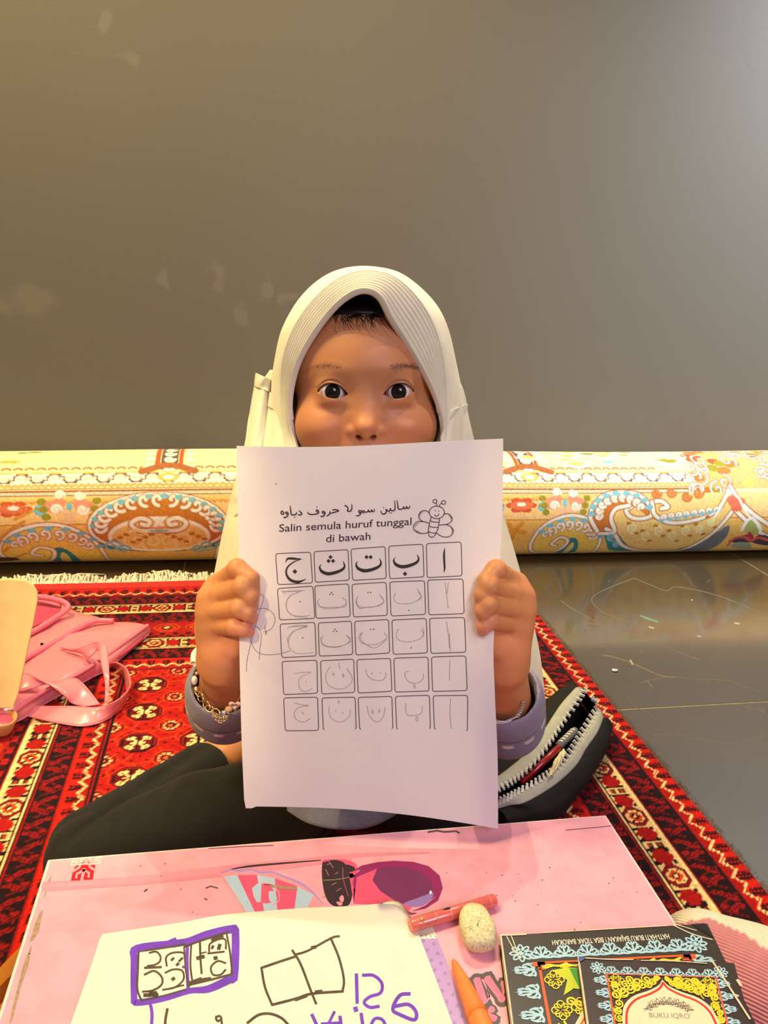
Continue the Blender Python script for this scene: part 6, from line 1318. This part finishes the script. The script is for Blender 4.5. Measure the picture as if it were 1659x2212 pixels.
# ------------------------------------------------------------------ pink tote bag with strap loops
M_VINYL = mat('pink_vinyl', (238, 138, 146), 0.28, 0.08, 18, 0.25, 22, 0.5, coat=0.35); M_PIPE = mat('pink_piping', (238, 120, 142), 0.3, 0.05, 30, coat=0.4); M_VIN2 = mat('deep_pink_lining', (214, 74, 104), 0.4, 0.08, 30, coat=0.2)
C5 = crop(0, 1260, .20494)
bag = empty('tote_bag', [*onZ(150, 1440, .012)[:2], ZR+.001], 'glossy pink tote bag with strap loops lying on the red rug at left', 'bag')
out_px = [(-420, 200), (0, 118), (280, 128), (600, 170), (720, 235), (880, 300), (1050, 345), (1200, 395), (1380, 415), (1555, 445), (1540, 475), (1150, 800), (1000, 880), (700, 1040), (450, 1180), (140, 1365), (-250, 1400), (-420, 900)]
o2 = np.array([onZ(*C5(*p), .030)[:2] for p in out_px]); ob = catmull(np.r_[o2], 140, True); cen = np.array([onZ(*C5(450, 700), .03)[:2]])[0]
V = []; prof = [(0.985, .013), (1.0, .019), (.995, .026), (.96, .031), (.85, .034), (.6, .036), (.3, .037), (.02, .037)]
for k, z in prof:
    for p in ob:
        q = cen+(p-cen)*k; V.append((q[0], q[1], z+.0026*math.sin(q[0]*55+q[1]*20)*(k < .97)+.0022*math.sin(q[1]*70-q[0]*30)*(k < .97)))
obj('body', np.array(V), grid_faces(len(prof), 140, False, True).tolist()+[[i for i in range(140)][::-1]], M_VINYL, bag)
def bpipe(name, pts, r, m, z=.033, zz=None, n=40, n2=8):
    P = catmull(np.array([onZ(*C5(*p[:2]), (p[2] if len(p) > 2 else z)) for p in pts]), n); v, f = tube(P, r, n2); return obj(name, v, f, m, bag)
bpipe('piping', [(1555, 445), (1400, 560), (1150, 745), (1040, 830)], .0032, M_PIPE, .031); bpipe('piping', [(1000, 850), (820, 960), (560, 1090), (300, 1240), (130, 1360)], .0034, M_PIPE, .033); bpipe('piping', [(1550, 470), (1480, 590), (1300, 740), (1140, 840), (980, 915)], .0026, M_VIN2, .020)
bpipe('piping', [(1200, 395), (1000, 400), (800, 490), (600, 610), (400, 720), (250, 800), (180, 840)], .0045, M_PIPE, .039)
bpipe('rim', [(-100, 120, .055), (250, 130, .058), (480, 150, .058), (640, 185, .057), (715, 235, .054), (690, 290, .050), (560, 380, .047), (400, 480, .044), (200, 590, .042)], .0048, M_PIPE, n=60)
bpipe('rim', [(300, 165, .052), (480, 195, .052), (640, 235, .050)], .0028, M_VINYL, n=24)
q = [onZ(*C5(*p), .046) for p in ((250, 150), (480, 185), (650, 235), (560, 350), (330, 470), (200, 560))]; cq = np.mean(q, 0)-[0, 0, .006]
obj('inner_panel', np.array([cq]+list(catmull(np.array(q), 36, True))), [[0, i+1, (i+1) % 36+1] for i in range(36)], M_VIN2, bag)
def strap_band(name, edge, lab=None):
    """edge: list of (px, py, z, px2, py2, z2): the two long edges of a strap, each lying in space"""
    A = catmull(np.array([onZ(*C5(a, b), z) for a, b, z, *_ in edge]), 48); B = catmull(np.array([onZ(*C5(a, b), z) for *_, a, b, z in edge]), 48); V = []
    for i in range(48):
        for t in np.linspace(0, 1, 7): V.append(A[i]*(1-t)+B[i]*t)
    o = obj(name, np.array(V), grid_faces(48, 7), M_VINYL, bag, label=lab); m = o.modifiers.new('vinyl', 'SOLIDIFY'); m.thickness = .0016; m.offset = 0
    for E_ in (A, B): v, f = tube(E_, .0011, 6); obj('strap_edge', v, f, M_PIPE, o)
    return o
strap_band('strap', [(640, 675, .041, 650, 690, .041), (760, 700, .047, 850, 735, .042), (900, 670, .056, 930, 780, .047), (1010, 625, .064, 1030, 700, .055), (1110, 660, .062, 1060, 770, .054), (1135, 780, .054, 1080, 880, .05), (1145, 950, .045, 1100, 970, .045), (1145, 1100, .033, 1115, 1080, .034), (1140, 1250, .018, 1110, 1260, .018)], 'upright strap')
strap_band('strap', [(1150, 840, .036, 1160, 880, .012), (1240, 840, .038, 1220, 890, .012), (1330, 900, .038, 1290, 950, .012), (1370, 1000, .037, 1330, 1060, .012), (1365, 1100, .036, 1335, 1200, .0135), (1260, 1220, .034, 1260, 1320, .0135), (1080, 1300, .031, 1130, 1430, .0135), (930, 1310, .028, 970, 1490, .0135), (760, 1300, .025, 800, 1500, .0135), (540, 1300, .022, 520, 1450, .0135), (330, 1300, .02, 300, 1400, .0135), (150, 1330, .02, 120, 1380, .0135)], 'round strap loop')
strap_band('strap', [(190, 1010, .044, 180, 1130, .036), (270, 955, .050, 240, 1130, .037), (400, 1010, .048, 480, 1060, .040), (560, 1090, .042, 760, 1005, .040), (680, 1180, .034, 860, 1050, .034), (760, 1260, .022, 950, 1150, .026), (900, 1300, .016, 1050, 1280, .016)], 'flat strap across the piping')

# ------------------------------------------------------------------ board and small dish at the left edge
M_BOARD = mat('tan_fibreboard', (240, 206, 140), 0.7, 0.08, 40, ribs=('X', 90, 0.15, 1.5))
yb = .960; z0 = .042; pr = [(-260, 1300), (0, 1279), (38, 1282), (55, 1292), (65, 1306), (67, 1322), (60, 1370), (48, 1440), (38, 1500), (28, 1529), (14, 1529), (-10, 1531), (-260, 1545)]
fr = np.array([onY(x, y, yb) for x, y in pr]); lean = lambda P, dy: P+np.array([0, dy, 0])
fr[:, 1] += (fr[:, 2]-z0)*.25; bk = lean(fr, .004); n = len(fr)
bm = bmesh.new(); vs = [bm.verts.new(p) for p in fr]; f0 = bm.faces.new(vs); r_ = bmesh.ops.extrude_face_region(bm, geom=[f0]); bmesh.ops.translate(bm, verts=[g for g in r_['geom'] if isinstance(g, bmesh.types.BMVert)], vec=(0, .0045, 0)); bmesh.ops.recalc_face_normals(bm, faces=bm.faces[:]); bmesh.ops.bevel(bm, geom=bm.edges[:], offset=.0007, segments=2, affect='EDGES'); v, f = bm_vf(bm); bm.free()
obj('fibreboard_panel', v, f, M_BOARD, smooth=False, label='upright tan board with rounded corner cut off by the left edge, over pink bag', cat='board')
M_DISH = mat('tan_wood_dish', (206, 156, 96), 0.5, 0.1, 60)
C6 = lambda x, y: (x*.05877, 1490+y*.05877)
dish = empty('wooden_dish', [*onZ(-8, 1580, ZR)[:2], ZR+.001], 'small tan dish with pink filling at the left edge under the board', 'dish')
cd = onZ(-4, 1560, .028); ar = np.linspace(0, 2*np.pi, 40, endpoint=False); P = []
for r_, z in ((.004, .0125), (.012, .0120), (.015, .016), (.020, .028), (.0215, .033), (.0205, .0350), (.0185, .0335), (.017, .029), (.004, .026)):
    for a in ar: P.append((cd[0]+r_*1.10*math.cos(a), cd[1]+r_*math.sin(a), z+.0012*math.sin(3*a)))
obj('bowl', np.array(P), grid_faces(9, 40, False, True).tolist()+[list(range(40))[::-1], list(range(320, 360))], M_DISH, dish)
v, f = sphere_vf((cd[0], cd[1], .0285), (.018, .016, .005), 28, 12); v[:, 2] += value_noise(v, 30, 8)*.0012; obj('pink_filling', v, f, M_VIN2, dish, label='pink filling')

# ------------------------------------------------------------------ black pencil case with a gaping zip
M_CASE = mat('black_canvas', (30, 29, 27), 0.8, 0.15, 60, 0.3, 700, 0.25); M_CASEIN = mat('case_lining', (16, 14, 16), 0.9, .1); M_TAPE = mat('grey_zip_tape', (178, 176, 158), 0.85, 0.08, 90, ribs=('X', 300, .3, .2)); M_TOOTH = mat('moulded_grey_teeth', (196, 194, 184), 0.35, 0.05, 60, spec=.5)
C4 = lambda x, y: (1050+x*.18083, 1450+y*.18083)
case = empty('pencil_case', [*onZ(1200, 1650, ZR)[:2], ZR+.001], 'black canvas pencil case with chunky open grey zip on the rug', 'pencil case')
def zc_(t): return .072-.030*(1-t)**2-.006*t
def path(pts, dz=0.0, n=60):
    q = np.array(pts, float); m = len(q); return catmull(np.array([onZ(*C4(*p), zc_(1-i/(m-1))+dz) for i, p in enumerate(q)]), n)
UO = path([(1075, 195), (900, 390), (760, 600), (620, 820), (430, 1030), (150, 1255), (20, 1330)], .001); UT = path([(1170, 225), (1075, 370), (945, 560), (835, 730), (725, 900), (590, 1080), (440, 1220), (300, 1320), (150, 1400), (40, 1450)])
LT = path([(1340, 440), (1240, 610), (1130, 790), (1030, 960), (900, 1130), (760, 1240), (600, 1340), (420, 1440), (270, 1520), (120, 1590)], -.006); LO = path([(1405, 545), (1330, 730), (1195, 925), (1085, 1110), (905, 1290), (700, 1440), (450, 1575), (280, 1600), (110, 1650)], -.012)
m_ = 60
farb = [onZ(*C4(*p), .013) for p in ((1010, 215), (800, 300), (560, 500), (380, 720), (240, 900), (60, 1000))]; FB = catmull(np.array(farb), 60)
mid_f = UO*.55+FB*.45+np.array([0, .006, .010])
near = [onZ(*C4(*p), .0125) for p in ((1440, 760), (1400, 1000), (1250, 1260), (1080, 1500), (900, 1720), (600, 1830), (200, 1860))]; NB = catmull(np.array(near), 60)
mid_n = LO*.5+NB*.5+np.array([.006, -.010, .004])
mid_n2 = LO*.82+NB*.18+np.array([.004, -.004, .004])
inn1 = UT*.85+FB*.15+np.array([0, 0, -.022]); inn2 = (UT+LT)/2+np.array([0, 0, -.046]); inn3 = LT+np.array([0, 0.004, -.026])
for A_ in (inn1, inn2, inn3): A_[:, 2] = np.maximum(A_[:, 2], .016)
def skin_rows(rows, sub=5):
    R = np.stack(rows, 1); k = R.shape[1]; return np.stack([catmull(R[i], (k-1)*sub+1) for i in range(len(R))], 0)
def sheet_obj(name, rows, m, lab=None, sub=5, noise=.0008):
    G = skin_rows(rows, sub); V = G.reshape(-1, 3); V = V+(value_noise(V, 22, 4)*noise)[:, None]*np.array([.3, .3, 1]); V[:, 2] = np.maximum(V[:, 2], ZR+.0015); return obj(name, V, grid_faces(G.shape[0], G.shape[1]), m, case, label=lab)
sheet_obj('back_panel', [FB+[0, .004, -.002], FB, mid_f, UO], M_CASE); sheet_obj('front_panel', [LO, mid_n2, mid_n, NB, NB+[-.004, .02, -.002]], M_CASE); sheet_obj('lining', [UT, inn1, inn2, inn3, LT], M_CASEIN)
bot = np.array([[*(FB[i, :2]*(1-t)+NB[i, :2]*t), ZR+.0016] for i in range(60) for t in np.linspace(0, 1, 5)]); obj('base_panel', bot, grid_faces(60, 5), M_CASE, case)
endc = [FB[0], mid_f[0], UO[0], UT[0], LT[0], LO[0], mid_n[0], NB[0]]; ce = np.mean(endc, 0)+[.006, .004, -.004]; obj('end_panel', np.array([ce]+endc), [[0, i+1, i+2] for i in range(7)]+[[0, 8, 1]], M_CASE, case)
endc = [FB[-1], mid_f[-1], UO[-1], UT[-1], LT[-1], LO[-1], mid_n[-1], NB[-1]]; ce = np.mean(endc, 0)-[.006, .004, .004]; obj('end_panel', np.array([ce]+endc), [[0, i+1, i+2] for i in range(7)]+[[0, 8, 1]], M_CASE, case)
for A_, B_ in ((UO, UT), (LO, LT)):
    o = sheet_obj('zip_tape', [A_, (A_+B_)/2+[0, 0, .0022], B_], M_TAPE, None, 4, .0002); md = o.modifiers.new('tape', 'SOLIDIFY'); md.thickness = .0014; md.offset = 0
# tooth: a moulded block with a waist and a round head
bm = bmesh.new(); prf = [(-.0030, .00135), (.0006, .00135), (.0014, .0008), (.0022, .0008), (.0028, .00125), (.0036, .00105), (.0040, .0004)]; vs = []
for x, hw in prf:
    vs.append([bm.verts.new((x, hw*1.0, .0012)), bm.verts.new((x, -hw*1.0, .0012)), bm.verts.new((x, -hw*1.0, -.0012)), bm.verts.new((x, hw*1.0, -.0012))])
for a, b in zip(vs[:-1], vs[1:]):
    for i in range(4): bm.faces.new((a[i], a[(i+1) % 4], b[(i+1) % 4], b[i]))
bm.faces.new(vs[0][::-1]); bm.faces.new(vs[-1]); bmesh.ops.recalc_face_normals(bm, faces=bm.faces[:]); tv, tf = bm_vf(bm); bm.free(); tooth = mesh_data('zip_tooth', tv, tf, M_TOOTH, False)
for A_, B_, nt_ in ((UO, UT, 27), (LO, LT, 30)):
    s_ = resample(np.c_[B_, A_], nt_*4)
    idx = np.linspace(1, 57, nt_)
    for i in idx:
        k = int(i); fr_ = i-k; b_ = B_[k]*(1-fr_)+B_[k+1]*fr_; a_ = A_[k]*(1-fr_)+A_[k+1]*fr_; x_d = (b_-a_)/np.linalg.norm(b_-a_); tg = B_[k+1]-B_[k-1]
        inst('zip_tooth', tooth, b_+x_d*.0006+np.array([0, 0, .0012]), aq(x_d, np.cross(x_d, tg)*(1 if np.cross(x_d, tg)[2] > 0 else -1)), case, 1.32)
# slider and pull
ps = onZ(*C4(1290, 350), .071); dr = (UT[0]-UT[4]); dr /= np.linalg.norm(dr); acr = LT[0]-UT[0]; acr /= np.linalg.norm(acr); upv = np.cross(dr, acr); upv *= np.sign(upv[2])
def obox(name, c, ax, h, m, parent, bev=.0008):
    v, f = box_vf((-h[0], -h[1], -h[2]), h, bev); return obj(name, np.asarray(c)+v@np.array(ax), f, m, parent, smooth=False)
sl = obox('zip_slider', ps, (dr, acr, upv), (.0042, .0062, .0028), M_SILV, case); obox('pull_tab', ps+acr*.0005+upv*.0045-dr*.004, (dr*.5+acr*.86, -dr*.86+acr*.5, upv), (.0068, .0020, .0009), M_SILV, sl)
obox('zip_stop', UT[0]+dr*.003, (dr, acr, upv), (.002, .004, .002), M_SILV, case)
# contents
M_REDP = mat('red_pen_barrel', (150, 18, 18), 0.25, 0.08, coat=.6); M_GRYP = mat('grey_eraser_pen', (120, 116, 112), .5, .1); M_CRMP = mat('cream_stripe', (238, 230, 200), .5)
a, b = onZ(*C4(420, 1330), .046), onZ(*C4(880, 900), .064); rp_ = empty('red_pen', (a+b)/2, 'red pen inside the open black pencil case', 'pen')
axis_obj('barrel', a, b, [(0, .0001), (0, .0042), (.9, .0042), (.97, .0038), (1, .0026), (1, .0001)], M_REDP, rp_)
a, b = onZ(*C4(860, 900), .056), onZ(*C4(1080, 690), .064); gp = empty('grey_marker', (a+b)/2, 'grey marker with cream stripes inside the open pencil case', 'marker')
axis_obj('barrel', a, b, [(0, .0001), (0, .0050), (.8, .0050), (.95, .0042), (1, .0022), (1, .0001)], M_GRYP, gp)
dd = (b-a)/np.linalg.norm(b-a); uu = np.cross(dd, [0, 0, 1]); uu /= np.linalg.norm(uu); w_ = np.cross(uu, dd); w_ *= np.sign(w_[2])
for k in range(6):
    Vv = []
    for t in (0, .05):
        for g in np.linspace(-.9, .9, 8): rr_ = .0052; Vv.append(a+(b-a)*(.12+.13*k+t+.04*g)+rr_*(math.sin(g-.5)*uu*1+math.cos(g-.5)*w_))
    obj('cream_stripe', np.array(Vv), grid_faces(2, 8), M_CRMP, gp)
ctr = onZ(*C4(850, 1090), .058); V, F = sphere_vf((0, 0, 0), 1, 26, 18); nz_ = 1+.28*value_noise(V, .9, 21)+.16*value_noise(V, 2.1, 5); axs = np.stack([dr, acr, upv]); obj('crumpled_tissue', ctr+(V*nz_[:, None]*[.026, .0050, .0085])@axs, F, mat('cream_tissue', (240, 226, 170), .9, .1, 90), smooth=False, label='crumpled cream paper tucked in the open pencil case', cat='paper')

# ------------------------------------------------------------------ pink ribbed knit at the lower right
M_KNIT = mat('pink_ribbed_knit', (255, 255, 255), 0.95, 0.06, 120, attr=True, sheen=0.25, ribs=('DIAGONAL', 150, .8, .5), spec=.1)
fk = Field((.26, .10, .008), (.62, .52, .22), .0026); P0 = atD(1600, 2095, .60)
ka, kb, kc = atD(1512, 2030, .625), atD(1640, 2140, .60), np.array([.52, .22, .06])
fk.cap(ka, kb, .020, .036, .02); fk.cap(ka+[.01, .01, -.03], kb+[.01, .02, -.03], .030, .045, .03); fk.cap(kb, kc, .040, .055, .03); fk.cap(ka+[.03, .01, -.055], kc+[-.02, .05, -.02], .040, .05, .04); fk.ell(np.array([.45, .33, .04]), (.09, .10, .035), .03)
Vt, Qt = fk.mesh(); Vt = smooth_mesh(Vt, Qt, 3); Vt = Vt+(value_noise(Vt, 9, 31)*.0012)[:, None]*np.array([.3, .5, 1]); Vt[:, 2] = np.maximum(Vt[:, 2], ZR+.0015)
C_ = (Vt-CAM)@CM.T; px, py = W_PX/2+F_PX*C_[:, 0]/C_[:, 2], H_PX/2+F_PX*C_[:, 1]/C_[:, 2]
# the cream stripe runs along the knit: measured across the limb in its own axis
e1 = (kb-ka)/np.linalg.norm(kb-ka); nn_ = np.cross(e1, [0, 0, 1]); nn_ /= np.linalg.norm(nn_); w_ = (Vt-ka)@nn_
cc = np.empty((len(Vt), 3)); cc[:] = linN((206, 132, 136)); cc[py < np.interp(px, [1440, 1480, 1530, 1600, 1660, 1760], [2004, 1992, 1982, 2012, 2052, 2130])] = linN((238, 226, 198))
obj('knit_garment', Vt, Qt, M_KNIT, cols=cc, label='pink ribbed knit garment with cream stripe bunched beside the stacked books', cat='garment')
